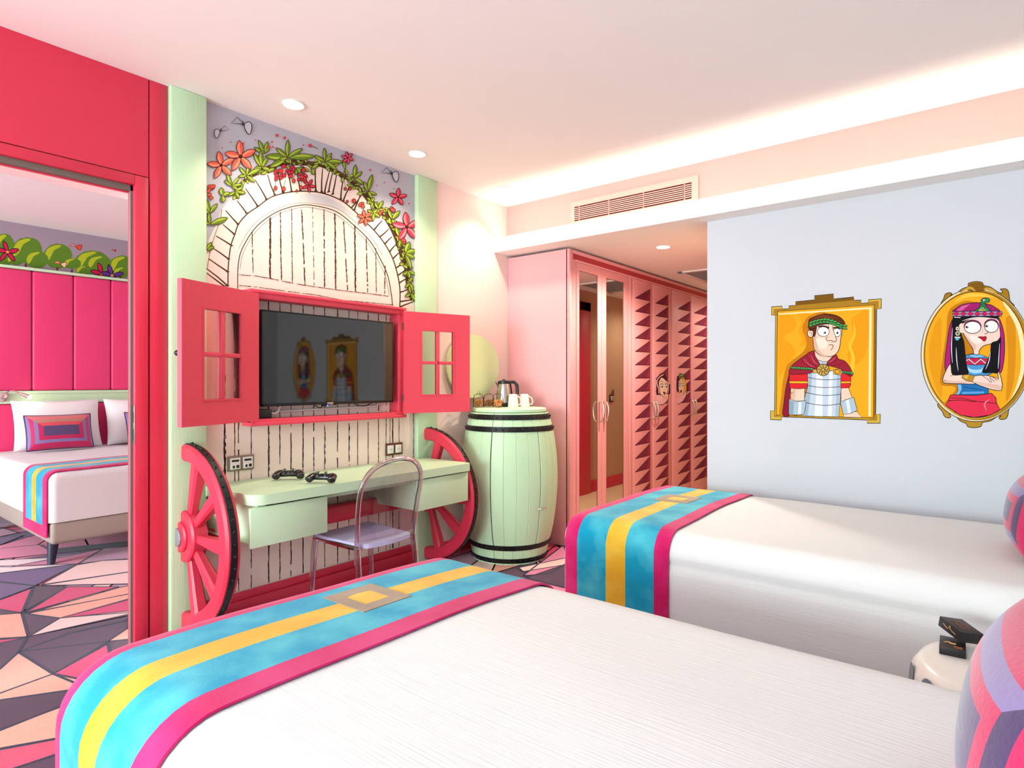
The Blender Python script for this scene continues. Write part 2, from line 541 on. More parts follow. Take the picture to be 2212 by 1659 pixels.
m.box((-3.209, 1.1338, 1.09), (-3.197, 1.1346, 1.14), DARK); m.box((-3.209, 1.1338, 1.01), (-3.197, 1.1346, 1.06), DARK)
m.build('strike_plate', d)

# hall doorway, skirting and card switch seen in the wardrobe mirrors
d = struct(bpy.data.objects.new('door_2', None)); C.objects.link(d); d.location = (-1.472, 5.4, 0)
tag(d, 'red bathroom door frame seen in the wardrobe mirror', 'door')
m = MB(); m.box((-1.52, 5.80, 0), (-1.472, 6.04, 2.2), RED, .004); m.box((-1.50, 5.80, 0), (-1.472, 5.84, 2.16), RED)
m.box((-1.52, 4.8, 2.1), (-1.472, 6.04, 2.2), REDY); m.box((-1.52, 4.76, 0), (-1.472, 4.9, 2.2), RED)
m.build('door_frame', d)
m = MB(); m.box((-1.485, 4.9, 0), (-1.473, 5.80, 2.1), mat('dark_red_door', '#A81E30', .45)); m.build('door_leaf', d)
m = MB(); m.box((-1.49, 6.04, 0), (-1.472, 7.4, .13), REDY, .004); m.box((-1.497, 6.04, 0), (-1.472, 7.4, .05), REDY, .004)
m.box((-1.49, 4.0, 0), (-1.472, 4.76, .13), REDY, .004)
struct(tag(m.build('baseboard_hall'), 'red skirting board along the beige hall wall', 'skirting board'))
t = thing('card_switch', 'dark key card switch on the beige hall wall, seen in the mirror', 'switch', (-1.472, 6.6, 1.09))
m = MB(); m.box((-1.478, 6.55, 1.04), (-1.4725, 6.65, 1.13), mat('bronze_plate', '#4A3328', .4, metal=.6), .002); m.build('plate', t)
m = MB(); m.box((-1.495, 6.565, 1.055), (-1.4785, 6.635, 1.115), STEEL, .003); m.build('card_holder', t)
m = MB(); m.box((-1.492, 6.60, 1.10), (-1.489, 6.64, 1.19), mat('brown_card', '#5A4030', .5)); m.build('key_card', t)

# red skirting under the mural
m = MB()
m.box((MX + .006, 1.465, .0), (MX + .03, 2.922, .10), REDY, .003); m.box((MX + .006, 1.465, .10), (MX + .018, 2.922, .145), REDY, .006)
struct(tag(m.build('baseboard_left'), 'red skirting board below the painted planks', 'skirting board'))
m = MB(); m.box((KX + .0005, 3.118, 0), (KX + .016, 3.945, .10), REDY, .003)
struct(tag(m.build('baseboard_corner'), 'red skirting board behind the barrel', 'skirting board'))

# ------------------------------------------------------------------ ceiling lights and grilles
LED = glow('lamp_glow', '#FFF3DC', 14)
def downlight(x, y, z, label, group=None):
    t = thing('downlight', label, 'ceiling light', (x, y, z), group=group)
    m = MB(); m.lathe([(.050, -.0005), (.058, -.0005), (.060, -.004), (.056, -.008), (.050, -.006)], (x, y, z), WHITEP, 32, caps=False); m.build('trim_ring', t)
    m = MB(); m.lathe([(1e-4, -.004), (.050, -.005)], (x, y, z), LED, 32); m.build('lens', t)
    l = bpy.data.lights.new('downlight_lamp', 'SPOT'); l.energy = DOWN_W; l.color = (1, .89, .68); l.spot_size = R_(DOWN_A); l.spot_blend = .7
    l.shadow_soft_size = .045
    o = bpy.data.objects.new('downlight_lamp', l); C.objects.link(o); o.location = (x, y, z - .02); o.parent = None
    return t


DOWN_W = 31; DOWN_A = 125
downlight(-2.885, 1.78, H, 'recessed round ceiling light above the left half of the mural', 'ceiling lights along the mural wall')
downlight(-2.885, 2.66, H, 'recessed round ceiling light before the pillar beside the mural', 'ceiling lights along the mural wall')
downlight(-2.88, 3.54, H, 'recessed round ceiling light at the corner by the glowing cove', 'ceiling lights along the mural wall')
DOWN_W = 125; DOWN_A = 160
downlight(-2.006, 4.432, 2.341, 'recessed round light in the lowered ceiling before the wardrobe')
DOWN_W = 34
downlight(-2.05, 6.80, 2.341, 'added unseen round light in the lowered ceiling at the far end of the hall, brightening the wardrobe')  # added lamp outside the view, brightens the hall and wardrobe
t = thing('ceiling_grille', 'grey grille panel in the lowered hall ceiling near the wardrobe', 'vent', (-2.1, 5.9, 2.341))
m = MB(); x0, x1, y0, y1 = -2.36, -1.62, 5.53, 6.30
for a, b, c, e in ((x0, x1, y0, y0 + .05), (x0, x1, y1 - .05, y1), (x0, x0 + .05, y0, y1), (x1 - .05, x1, y0, y1)): m.box((a, c, 2.329), (b, e, 2.3405), WHITEP, .002)
m.build('grille_frame', t)
m = MB(); gm = mat('grille_grey', '#8C8782', .5)
m.box((x0 + .05, y0 + .05, 2.338), (x1 - .05, y1 - .05, 2.3402), DARK)
for k in range(26): m.box((x0 + .05, y0 + .06 + k * .0255, 2.331), (x1 - .05, y0 + .072 + k * .0255, 2.339), gm)
m.build('louvres', t)

t = thing('air_vent', 'long pink air vent with dark slots under the cove light', 'vent', (-2.03, 3.94, 2.6))
x0, x1, z0, z1 = -2.535, -1.53, 2.478, 2.665
m = MB(); vp = mat('vent_pink', '#EFB0A6', .55)
X0, X1, Z0, Z1 = x0 + .03, x1 - .045, z0 + .038, z1 - .038
m.box((x0, 3.926, Z0), (X0, 3.9395, Z1), vp); m.box((X1, 3.926, Z0), (x1, 3.9395, Z1), vp)
m.box((x0, 3.926, z0), (x1, 3.9395, Z0), vp); m.box((x0, 3.926, Z1), (x1, 3.9395, z1), vp)
m.build('vent_frame', t)
m = MB(); m.box((X0, 3.937, Z0), (X1, 3.9395, Z1), mat('slot_shade_red', '#5A1014', .9)); m.build('slot_back', t)  # backing coloured dark to stand in for the shade inside the slots
m = MB()
n = 8; p = (Z1 - Z0) / n
for k in range(1, n): m.box((X0, 3.927, Z0 + k * p - .0032), (X1, 3.931, Z0 + k * p + .0032), vp)
for fx in (.045, .32, .62, .945): m.box((X0 + (X1 - X0) * fx - .003, 3.927, Z0), (X0 + (X1 - X0) * fx + .003, 3.936, Z1), vp)
m.build('slats', t)
m = MB(); m.sphere((x0 + .014, 3.924, z0 + .085), .008, WHITEP); m.build('sensor', t)

# ------------------------------------------------------------------ lamps behind the scene
def area(name, loc, rot, sx, sy, power, col):
    l = bpy.data.lights.new(name, 'AREA'); l.shape = 'RECTANGLE'; l.size = sx; l.size_y = sy; l.energy = power; l.color = col
    o = bpy.data.objects.new(name, l); C.objects.link(o); o.location = loc; o.rotation_euler = rot
    return o


cv = area('cove_light', (-1.34, 3.87, 2.392), (PI + R_(34), 0, 0), 3.6, .035, 8, (1, .90, .70)); cv.data.spread = R_(120)
area('window_daylight', (-1.45, -4.49, 1.4), (R_(90), 0, 0), 2.5, 2.0, 335, (.78, 1, .985))
area('next_room_daylight', (-5.1, -4.49, 1.4), (R_(90), 0, 0), 2.3, 2.0, 330, (.84, .99, 1))
# ================================================================== beds
LINEN = mat('white_bed_linen', '#E6E7E8', .8, spec=.2, bump=.25, bscale=9, bstretch=(.6, 22, 22), sheen=.1)
LINEN2 = mat('white_pillow_cotton', '#F4F3F4', .8, spec=.2, bump=.15, bscale=30)
VELV = dict(rough=.85, spec=.15, sheen=.2, vscale=7, bump=.15, bscale=200)
CYAN = mat('cyan_velvet', '#0A97BC', col2='#4DB9CC', **VELV)
YEL = mat('yellow_velvet', '#DDA92A', col2='#E9C24A', **VELV)
MAG = mat('magenta_velvet', '#C60F5E', col2='#D02E74', **VELV)
TAUPE = mat('taupe_velvet', '#98836F', col2='#A8947F', **VELV)
GREYL = mat('grey_leatherette', '#A99E92', .55, var=.03)
NAVYL = mat('navy_lacquer', '#1F2440', .4)


class BedForm:
    """the tucked-in duvet: a rounded block from the foot (x0) to the head (x1)"""
    def __init__(s, x0, x1, y0, y1, zb, zt, r=.10, crown=.012, seam=.485, rf=.06, skew=0.0):
        s.__dict__.update(x0=x0, x1=x1, y0=y0, y1=y1, zb=zb, zt=zt, r=r, crown=crown, seam=seam, rf=rf, skew=skew)

    def path(s, zl0, zl1, off=0.0, ny=26):
        """(y, z, n_y, n_z) from low on the near side, over the top, down the far side"""
        r = s.r; P = []
        for z in [zl0 + (s.zt - r - zl0) * k / 24 for k in range(24)]: P.append((s.y0, z, -1, 0))
        for k in range(9):
            a = PI - PI / 2 * k / 8; P.append((s.y0 + r + r * math.cos(a), s.zt - r + r * math.sin(a), math.cos(a), math.sin(a)))
        for k in range(1, ny):
            P.append((s.y0 + r + (s.y1 - s.y0 - 2 * r) * k / ny, s.zt, 0, 1))
        for k in range(9):
            a = PI / 2 - PI / 2 * k / 8; P.append((s.y1 - r + r * math.cos(a), s.zt - r + r * math.sin(a), math.cos(a), math.sin(a)))
        for z in [s.zt - r + (zl1 - s.zt + r) * k / 24 for k in range(1, 25)]: P.append((s.y1, z, 1, 0))
        return P

    def pos(s, x, q, off):
        y, z, ny, nz = q
        d = max(0.0, s.rf - (x - s.x0)); d = min(d, s.rf)
        ins = s.rf - math.sqrt(max(0, s.rf * s.rf - d * d))
        if s.skew: x = x - s.skew * (s.y1 - y) / (s.y1 - s.y0) * max(0, min(1, (s.x1 - x) / (s.x1 - s.x0)))
        ux = 0.0
        y2 = y + ny * (off - ins * .9); z2 = z + (off - ins) * nz
        u = (y - (s.y0 + s.y1) / 2) / ((s.y1 - s.y0) / 2)
        if nz > .3:
            z2 += s.crown * (1 - u * u) * nz + .0035 * math.sin(x * 5.1 + y * 3.3) * math.sin(y * 6.7 - x * 2.1) * nz
        if s.seam and nz == 0 and off == 0:
            g = math.exp(-((z - s.seam) / .016) ** 2); y2 -= ny * .010 * g
        return (x, y2, z2)

    def mesh(s, m, mtl):
        Q = s.path(s.zb, s.zb)
        xs = [s.x0 + s.rf * (1 - math.cos(PI / 2 * k / 8)) for k in range(9)] + [s.x0 + s.rf + (s.x1 - s.x0 - s.rf) * k / 40 for k in range(1, 41)]
        rows = [[s.pos(x, q, 0) for q in Q] for x in xs]
        o = len(m.v); m.grid(rows, mtl)
        n = len(Q)
        m.f.append(tuple(o + k for k in range(n))[::-1]); m.m.append(m.mi(mtl))
        e = o + (len(xs) - 1) * n
        m.f.append(tuple(e + k for k in range(n))); m.m.append(m.mi(mtl))


def bed(form, label, legs=True, base_z=(.14, .315)):
    s = form
    b = thing('bed', label, 'bed', ((s.x0 + s.x1) / 2, (s.y0 + s.y1) / 2, 0))
    m = MB(); s.mesh(m, LINEN); m.build('mattress', b, smooth=50)
    m = MB(); m.box((s.x0 + .02, s.y0 + .02, base_z[0]), (s.x1, s.y1 - .02, base_z[1]), GREYL, .03, 4); m.build('bed_base', b)
    for fx in (s.x0 + .10, s.x1 - .10):
        for fy in (s.y0 + .09, s.y1 - .09):
            m = MB(); dx = -.02 if fx < (s.x0 + s.x1) / 2 else .02
            m.lathe([(.020, 0), (.034, .17)], (fx, fy, 0), NAVYL, 16); m.build('leg', b)
    return b


def runner(form, xs, zl0, zl1, label, patch=None, flip=False):
    """striped velvet cloth across the foot of a bed; xs = the six stripe edges"""
    s = form
    t = thing('bed_runner', label, 'bed runner', ((xs[0] + xs[-1]) / 2, (s.y0 + s.y1) / 2, s.zt))
    cols = [MAG, CYAN, YEL, CYAN, MAG]
    X = []; M_ = []
    for k in range(5):
        n = max(3, int((xs[k + 1] - xs[k]) / .016))
        for i in range(n): X.append(xs[k] + (xs[k + 1] - xs[k]) * i / n); M_.append(cols[k])
    X.append(xs[-1])
    Q = s.path(zl0, zl1)
    q0 = [0.0]
    top = [[s.pos(x, q, .011) for q in Q] for x in X]
    bot = [[s.pos(x, q, .005) for q in Q] for x in X]
    m = MB(); n = len(Q)
    hem = lambda i, j: MAG if j < 5 or j > n - 7 else M_[i]
    m.grid(top, CYAN, hem); m.grid(bot, CYAN, hem)
    # closing edges
    L = len(X)
    for i in range(L - 1):
        for j in (0, n - 1):
            m.f.append((i * n + j, (i + 1) * n + j, L * n + (i + 1) * n + j, L * n + i * n + j)); m.m.append(m.mi(MAG))
    for j in range(n - 1):
        for i in (0, L - 1):
            m.f.append((i * n + j, i * n + j + 1, L * n + i * n + j + 1, L * n + i * n + j)); m.m.append(m.mi(MAG))
    m.build('cloth', t, smooth=60)
    if patch:
        px0, px1, py0, py1, hole = patch
        m = MB()
        r = form.r
        def PZ(x, y, o=.0135): return s.pos(x, (y, s.zt, 0, 1), o)
        N = 12
        for k in range(N):
            for l in range(N):
                xa, xb = px0 + (px1 - px0) * k / N, px0 + (px1 - px0) * (k + 1) / N
                ya, yb = py0 + (py1 - py0) * l / N, py0 + (py1 - py0) * (l + 1) / N
                if 3 <= k < 9 and 3 <= l < 9: continue
                m.add([PZ(xa, ya), PZ(xb, ya), PZ(xb, yb), PZ(xa, yb), PZ(xa, ya, .0108), PZ(xb, ya, .0108), PZ(xb, yb, .0108), PZ(xa, yb, .0108)],
                      [(0, 1, 2, 3), (0, 1, 5, 4), (1, 2, 6, 5), (2, 3, 7, 6), (3, 0, 4, 7)], TAUPE)
        o = m.build('buckle_patch', t, smooth=0); o['label'] = 'square taupe velvet patch with a yellow centre'
        m = MB()
        xa, xb = px0 + (px1 - px0) * .25, px0 + (px1 - px0) * .75; ya, yb = py0 + (py1 - py0) * .25, py0 + (py1 - py0) * .75
        G = [[PZ(xa + (xb - xa) * i / 8, ya + (yb - ya) * j / 8, .0118 + .0015 * math.sin(PI * j / 8)) for j in range(9)] for i in range(9)]
        m.grid(G, YEL); m.build('buckle_centre', t, smooth=60)
    return t


B1 = BedForm(-1.665, .42, .452, 1.73, .30, .61, r=.14, skew=.095, seam=None)
bed(B1, 'nearest bed with white linen and a striped runner, filling the foreground')
runner(B1, [-1.658, -1.582, -1.462, -1.37, -1.23, -1.155], .30, .30,
       'cyan, yellow and magenta striped runner across the nearest bed', (-1.535, -1.345, 1.075, 1.245, 1))
B2 = BedForm(-1.675, .42, 2.50, 3.74, .08, .61, r=.10)
bed(B2, 'white bed beside the grey wall with portraits, beyond the nearest bed', base_z=(.05, .085))
runner(B2, [-1.645, -1.571, -1.414, -1.313, -1.173, -1.104], .11, .34,
       'cyan, yellow and magenta striped runner on the bed below the portraits', (-1.46, -1.268, 3.10, 3.31, 1))
B3 = BedForm(-6.93, -5.06, 1.27, 3.05, .31, .655, r=.06, seam=None)
# the next-room bed has its foot towards +x: mirror the form
B3 = BedForm(5.06, 6.93, 1.27, 3.05, .31, .655, r=.06, seam=None)
_pos = B3.pos
B3.pos = lambda x, q, off: (-_pos(x, q, off)[0], _pos(x, q, off)[1], _pos(x, q, off)[2])
b3 = thing('bed', 'white bed on a grey base in the room beyond the red doorway', 'bed', (-6.0, 2.15, 0))
m = MB(); B3.mesh(m, LINEN); m.build('mattress', b3, smooth=50)
m = MB(); m.box((-6.93, 1.285, .155), (-5.065, 3.03, .315), GREYL, .03, 4); m.build('bed_base', b3)
for fx in (-5.21, -6.8):
    for fy in (1.335, 2.95):
        m = MB(); m.tube([(fx + .03, fy - .02, 0), (fx, fy, .16)], [.022, .036], NAVYL, 16); m.build('leg', b3)
r3 = runner(B3, [5.09, 5.16, 5.31, 5.41, 5.56, 5.635], .21, .30, 'striped runner draped over the bed beyond the red doorway')


# ------------------------------------------------------------------ cushions
PB = {k: mat('cushion_' + k, c, rough=.55, spec=.3, sheen=.3, var=.10, vscale=60, stretch=(1, 12, 12), bump=.2, bscale=120) for k, c in dict(
    purple='#56406E', violet='#8574A8', pink='#C23068', salmon='#D87478', tan='#B58270', coral='#D84E58', hot='#C01A58', plum='#45305E').items()}


def cushion(m, w, h, t, bands, center, white=None, ears=.05, n=14):
    """local frame: u across, v up, front towards -x. bands: list of (inset, left/right, top, bottom)"""
    def P(u, v, side):
        a, b = u / (w / 2), v / (h / 2)
        th = max(0, (1 - abs(a) ** 2.6) * (1 - abs(b) ** 2.6)) ** .55 * t / 2
        pu = u * (1 - ears * (1 - b * b)); pv = v * (1 - ears * 1.2 * (1 - a * a))
        return (-side * th, pu, pv)
    ins = [0] + [b[0] for b in bands]
    d_in = min(w, h) / 2
    for side in (1, -1):
        prev = None
        ks = [i for i in ins]
        k = 0
        D = []
        for i in range(len(ins) - 1):
            for q in range(3): D.append((ins[i] + (ins[i + 1] - ins[i]) * q / 3, i))
        D.append((ins[-1], len(ins) - 1))
        last = ins[-1]
        for q in range(1, 6): D.append((last + (d_in * .985 - last) * q / 5, len(ins) - 1))
        rows = []
        for d, bi in D:
            hw, hh = w / 2 - d, h / 2 - d
            row = []
            for k in range(n): row.append((-hw + 2 * hw * k / n, -hh))
            for k in range(n): row.append((hw, -hh + 2 * hh * k / n))
            for k in range(n): row.append((hw - 2 * hw * k / n, hh))
            for k in range(n): row.append((-hw, hh - 2 * hh * k / n))
            rows.append([P(u, v, side) for u, v in row])

        def mf(i, j):
            bi = D[i][1]
            if bi >= len(bands): return center
            sd = j // n
            b = bands[bi]
            return b[3] if sd == 0 else (b[1] if sd in (1, 3) else b[2])
        m.grid(rows, center, mf, close=True)
        o = len(m.v) - 4 * n
        m.f.append(tuple(o + k for k in range(4 * n))); m.m.append(m.mi(center))
    # piping round the rim
    rim = []
    for k in range(n): rim.append(P(-w / 2 + w * k / n, -h / 2, 1))
    for k in range(n): rim.append(P(w / 2, -h / 2 + h * k / n, 1))
    for k in range(n): rim.append(P(w / 2 - w * k / n, h / 2, 1))
    for k in range(n): rim.append(P(-w / 2, h / 2 - h * k / n, 1))
    return rim


BANDS = [(.028, PB['violet'], PB['salmon'], PB['hot']), (.068, PB['pink'], PB['tan'], PB['violet']),
         (.112, PB['violet'], PB['coral'], PB['hot'])]
BANDS = [(.022, PB['violet'], PB['salmon'], PB['hot']), (.05, PB['pink'], PB['salmon'], PB['hot']),
         (.078, PB['violet'], PB['tan'], PB['violet']), (.112, PB['hot'], PB['coral'], PB['hot'])]


def deco(label, loc, rot, w=.52, h=.33, t=.16, bands=BANDS, group=None):
    c = thing('cushion', label, 'cushion', loc, rot, group)
    m = MB(); rim = cushion(m, w, h, t, bands, PB['purple'], ears=.04); m.build('cover', c, local=True, smooth=60)
    m = MB(); m.tube(rim, .006, PB['plum'], 6, closed=True); m.build('piping', c, local=True)
    return c


# next room: pillows and cushion leaning on the headboard (front towards +x, so turned half round)
def white_pillow(label, loc, rot, w=.68, h=.46, t=.17):
    c = thing('pillow', label, 'pillow', loc, rot)
    m = MB(); cushion(m, w, h, t, [(.03, LINEN2, LINEN2, LINEN2)], LINEN2, ears=.05)
    m.build('pillowcase', c, local=True, smooth=60)
    return c


white_pillow('white pillow behind the small purple cushion on the bed beyond the doorway', (-6.80, 1.78, .895), (0, R_(14), PI))
white_pillow('white pillow against the pink headboard, half hidden by the door jamb', (-6.80, 2.50, .895), (0, R_(14), PI))
deco('small purple and pink striped cushion leaning on a white pillow beyond the doorway', (-6.585, 1.735, .835), (0, R_(18), PI), .50, .32, .14)
deco('small striped cushion on the half hidden pillow, just cut by the door jamb', (-6.585, 2.52, .835), (0, R_(18), PI), .50, .32, .14)
BB = [(.046, PB['hot'], PB['hot'], PB['hot']), (.082, PB['plum'], PB['violet'], PB['violet']), (.112, PB['hot'], PB['hot'], PB['hot'])]
deco('large striped purple and pink cushion on the nearest bed at the right edge', (.068, 1.09, .80), (0, R_(10), 0), .52, .33, .21, BB)
deco('striped purple and pink cushion on the bed below the portraits, at the right edge', (.135, 3.05, .785), (0, R_(10), 0), .52, .30, .19, BB)

# ------------------------------------------------------------------ next room: headboard wall
HX = -7.03
HP = mat('pink_leatherette', '#E83A76', .42, var=.03, spec=.5)
hb = thing('headboard', 'tall pink padded headboard with mint trim behind the bed beyond the doorway', 'headboard', (HX, 2, 0))
ys = [-.2, .40, .72, 1.03, 1.34, 1.655, 1.985, 2.30, 2.62, 2.94, 3.26, 4.19]
ys = [.98, 1.30, 1.622, 1.945, 2.262, 2.58, 2.90, 3.22, 3.54, 3.86, 4.18]
for a, b in zip(ys[:-1], ys[1:]):
    m = MB(); m.box((HX + .006, a + .001, 1.205), (HX + .075, b - .001, 2.315), HP, .022, 5); m.build('padded_panel', hb)
m = MB(); m.box((HX + .006, .98, .30), (HX + .07, 4.18, 1.085), HP, .02, 4); m.build('lower_panel', hb)
m = MB(); m.box((HX + .006, .98, 1.088), (HX + .075, 4.18, 1.203), MINTF, .004)
m.box((HX + .006, .98, 1.175), (HX + .083, 4.18, 1.204), MINTF, .004); m.box((HX + .006, .98, 1.087), (HX + .083, 4.18, 1.112), MINTF, .004)
m.build('rail', hb)
m = MB(); m.box((HX + .006, .98, 2.317), (HX + .085, 4.18, 2.342), MINTF, .005); m.build('top_trim', hb)
t = thing('reading_lamp', 'small chrome reading lamp glowing on the mint rail of the headboard', 'lamp', (HX + .084, 1.40, 1.15))
m = MB(); m.lathe([(.043, .0), (.043, .012), (.03, .022), (.001, .026)], (HX + .0835, 1.395, 1.152), CHROME, 24, axis='x'); m.build('wall_plate', t)
m = MB(); m.tube(spline([(HX + .10, 1.395, 1.152), (HX + .15, 1.42, 1.19), (HX + .19, 1.46, 1.205), (HX + .21, 1.52, 1.175)], False), .006, CHROME, 8); m.build('arm', t)
m = MB(); m.tube([(HX + .205, 1.505, 1.182), (HX + .222, 1.56, 1.150)], [.012, .020], CHROME, 14); m.build('lamp_head', t)
m = MB(); m.sphere((HX + .225, 1.568, 1.146), .016, glow('reading_glow', '#FFF0C8', 40)); m.build('bulb', t)

# ================================================================== desk wall
# cabinet round the television
FX = -3.10
cab = thing('tv_cabinet', 'coral red window-like cabinet with two open shutters round the television', 'cabinet', (MX, 2.14, 1.4))
cy0, cy1, cz0, cz1 = 1.668, 2.738, 1.052, 1.777
m = MB()
for lo, hi in (((MX + .006, cy0, cz1 - .04), (FX, cy1, cz1)), ((MX + .006, cy0, cz0), (FX, cy1, cz0 + .03)),
               ((MX + .006, cy0, cz0), (FX - .01, cy0 + .035, cz1)), ((MX + .006, cy1 - .035, cz0), (FX - .01, cy1, cz1))):
    m.box(lo, hi, SHUT, .003)
m.box((MX + .02, cy0 - .012, cz1 - .012), (FX + .012, cy1 + .012, cz1 + .006), SHUT, .003)
m.box((MX + .02, cy0 - .012, cz0 - .006), (FX + .014, cy1 + .012, cz0 + .014), SHUT, .003)
m.build('case', cab)


def shutter(hinge, direction, mirror):
    """a shutter with four panes; local x runs from the hinge to the free edge"""
    a = math.atan2(direction[1], direction[0])
    s = bpy.data.objects.new('shutter', None); C.objects.link(s); s.parent = cab
    s.location = Vector(hinge) - cab.location; s.rotation_euler = (0, 0, a)
    W, Z0, Z1, T = .502, -.342, .342, .026
    o0, o1, h0, h1 = .131, .371, -.217, .217
    m = MB()
    y0, y1 = -T / 2, T / 2
    for lo, hi in (((0, y0, Z0), (o0, y1, Z1)), ((o1, y0, Z0), (W, y1, Z1)), ((o0, y0, Z0), (o1, y1, h0)), ((o0, y0, h1), (o1, y1, Z1))):
        m.box(lo, hi, SHUT)
    m.build('shutter_panel', s, local=True)
    m = MB(); f = .008
    for sy in (y0 - .003, y1 - .001):
        m.box((o0 - f, sy, h0 - f), (o0, sy + .004, h1 + f), SHUT); m.box((o1, sy, h0 - f), (o1 + f, sy + .004, h1 + f), SHUT)
        m.box((o0, sy, h0 - f), (o1, sy + .004, h0), SHUT); m.box((o0, sy, h1), (o1, sy + .004, h1 + f), SHUT)
    c = (o0 + o1) / 2
    m.box((c - .012, y0, h0), (c + .012, y1, h1), SHUT, .002); m.box((o0, y0, -.011), (o1, y1, .011), SHUT, .002)
    m.build('muntins', s, local=True)
    m = MB(); m.box((o0, -.0015, h0), (o1, .0015, h1), clear('pane_glass', '#FAFCFA', 1.35)); m.build('glass_pane', s, local=True)
    m = MB(); m.lathe([(.011, 0), (.014, .008), (.009, .018), (.001, .020)], (W - .012, -T / 2 - .020, 0) if mirror else (W - .012, T / 2, 0), BLACK, 16, axis='y'); k = m.build('knob', s, local=True)
    for z in (-.24, .24):
        m = MB(); m.lathe([(.005, z - .025), (.005, z + .025)], (-.002, 0, 0), BLACK, 10); m.build('hinge', s, local=True)
    return s


shutter((FX + .016, 1.688, 1.417), (.355, -.935), True)
shutter((FX + .016, 2.718, 1.416), (.312, .95), False)

# television
tv = thing('television', 'flat black television switched off inside the red cabinet', 'television', (-3.12, 2.19, 1.41))
ty0, ty1, tz0, tz1 = 1.729, 2.650, 1.149, 1.679
TX = -3.108
m = MB(); BZ = mat('tv_bezel', '#0E0D0E', .3)
m.box((TX - .03, ty0, tz0), (TX - .002, ty1, tz1), BZ, .004)
for lo, hi in (((TX - .004, ty0, tz0), (TX, ty1, tz0 + .018)), ((TX - .004, ty0, tz1 - .009), (TX, ty1, tz1)), ((TX - .004, ty0, tz0), (TX, ty0 + .009, tz1)), ((TX - .004, ty1 - .009, tz0), (TX, ty1, tz1))):
    m.box(lo, hi, BZ, .001)
m.build('bezel', tv)
m = MB(); m.box((TX - .0025, ty0 + .009, tz0 + .018), (TX - .0012, ty1 - .009, tz1 - .009), mat('tv_screen', '#15130F', .035, spec=1.0, coat=0)); m.build('screen', tv)
m = MB(); m.box((TX - .05, 1.98, 1.25), (TX - .03, 2.40, 1.58), BZ, .01); m.box((MX + .006, 2.05, 1.30), (TX - .05, 2.33, 1.53), BZ); m.build('wall_mount', tv)
m = MB(); m.box((TX, 2.142, tz0 + .003), (TX + .0015, 2.184, tz0 + .013), STEEL, .0005); m.build('badge', tv)
m = MB(); m.box((TX - .018, 2.112, tz0 - .010), (TX - .003, 2.158, tz0 + .001), BLACK, .002); m.sphere((TX - .001, 2.146, tz0 - .006), .004, glow('blue_led', '#3B5BFF', 8)); m.build('standby_light', tv)
t = thing('power_adapter', 'black power adapter in the lower left corner of the red cabinet', 'adapter', (-3.15, 1.76, 1.087))
m = MB(); m.box((-3.19, 1.718, 1.083), (-3.125, 1.80, 1.133), BLACK, .006); m.build('adapter_body', t)
m = MB(); m.tube(spline([(-3.15, 1.80, 1.112), (-3.15, 1.835, 1.109), (-3.155, 1.86, 1.132), (-3.16, 1.865, 1.17)], False), .005, WHITEP, 8); m.build('white_lead', t)
CABL = [[(2.0, 1.17), (2.04, 1.145), (2.075, 1.132), (2.10, 1.15), (2.13, 1.165)], [(2.14, 1.165), (2.165, 1.150), (2.185, 1.15), (2.20, 1.17)],
        [(2.29, 1.17), (2.33, 1.142), (2.39, 1.134), (2.44, 1.145), (2.475, 1.17)], [(1.79, 1.17), (1.80, 1.15), (1.82, 1.152), (1.825, 1.17)]]
CABN = ['black cable loop below the left middle of the television, beside its blue light', 'short black cable loop just right of the blue standby light', 'widest black cable loop, under the right half of the television', 'tiny black cable loop beside the white lead of the power adapter']
for cb, cn in zip(CABL, CABN):
    m = MB(); m.tube(spline([(-3.16, y * 1.022 + .01, z - .003) for y, z in cb], False), .0028, BLACK, 6); tag(m.build('cable'), cn, 'cable', 'cables below the television')
m = MB(); m.tube(spline([(-3.19, 2.60, 1.62), (-3.19, 2.60, 1.30), (-3.19, 2.60, 1.16), (-3.19, 2.585, 1.135), (-3.19, 2.55, 1.125), (-3.19, 2.2, 1.12), (-3.19, 1.85, 1.115)], False), .006, WHITEP, 8)
tag(m.build('cable_duct'), 'white cable duct turning a corner inside the red cabinet', 'cable')

# ------------------------------------------------------------------ half wagon wheels
_rv = []
def rivet(par, p):
    if not _rv:
        m = MB(); m.sphere((0, 0, 0), .0075, IRON, 10, 6); o = m.build('rivet', par, local=True); _rv.append(o)
    else:
        o = _rv[0].copy(); C.objects.link(o); o.parent = par
    o.location = chain_matrix(par).inverted() @ Vector(p)


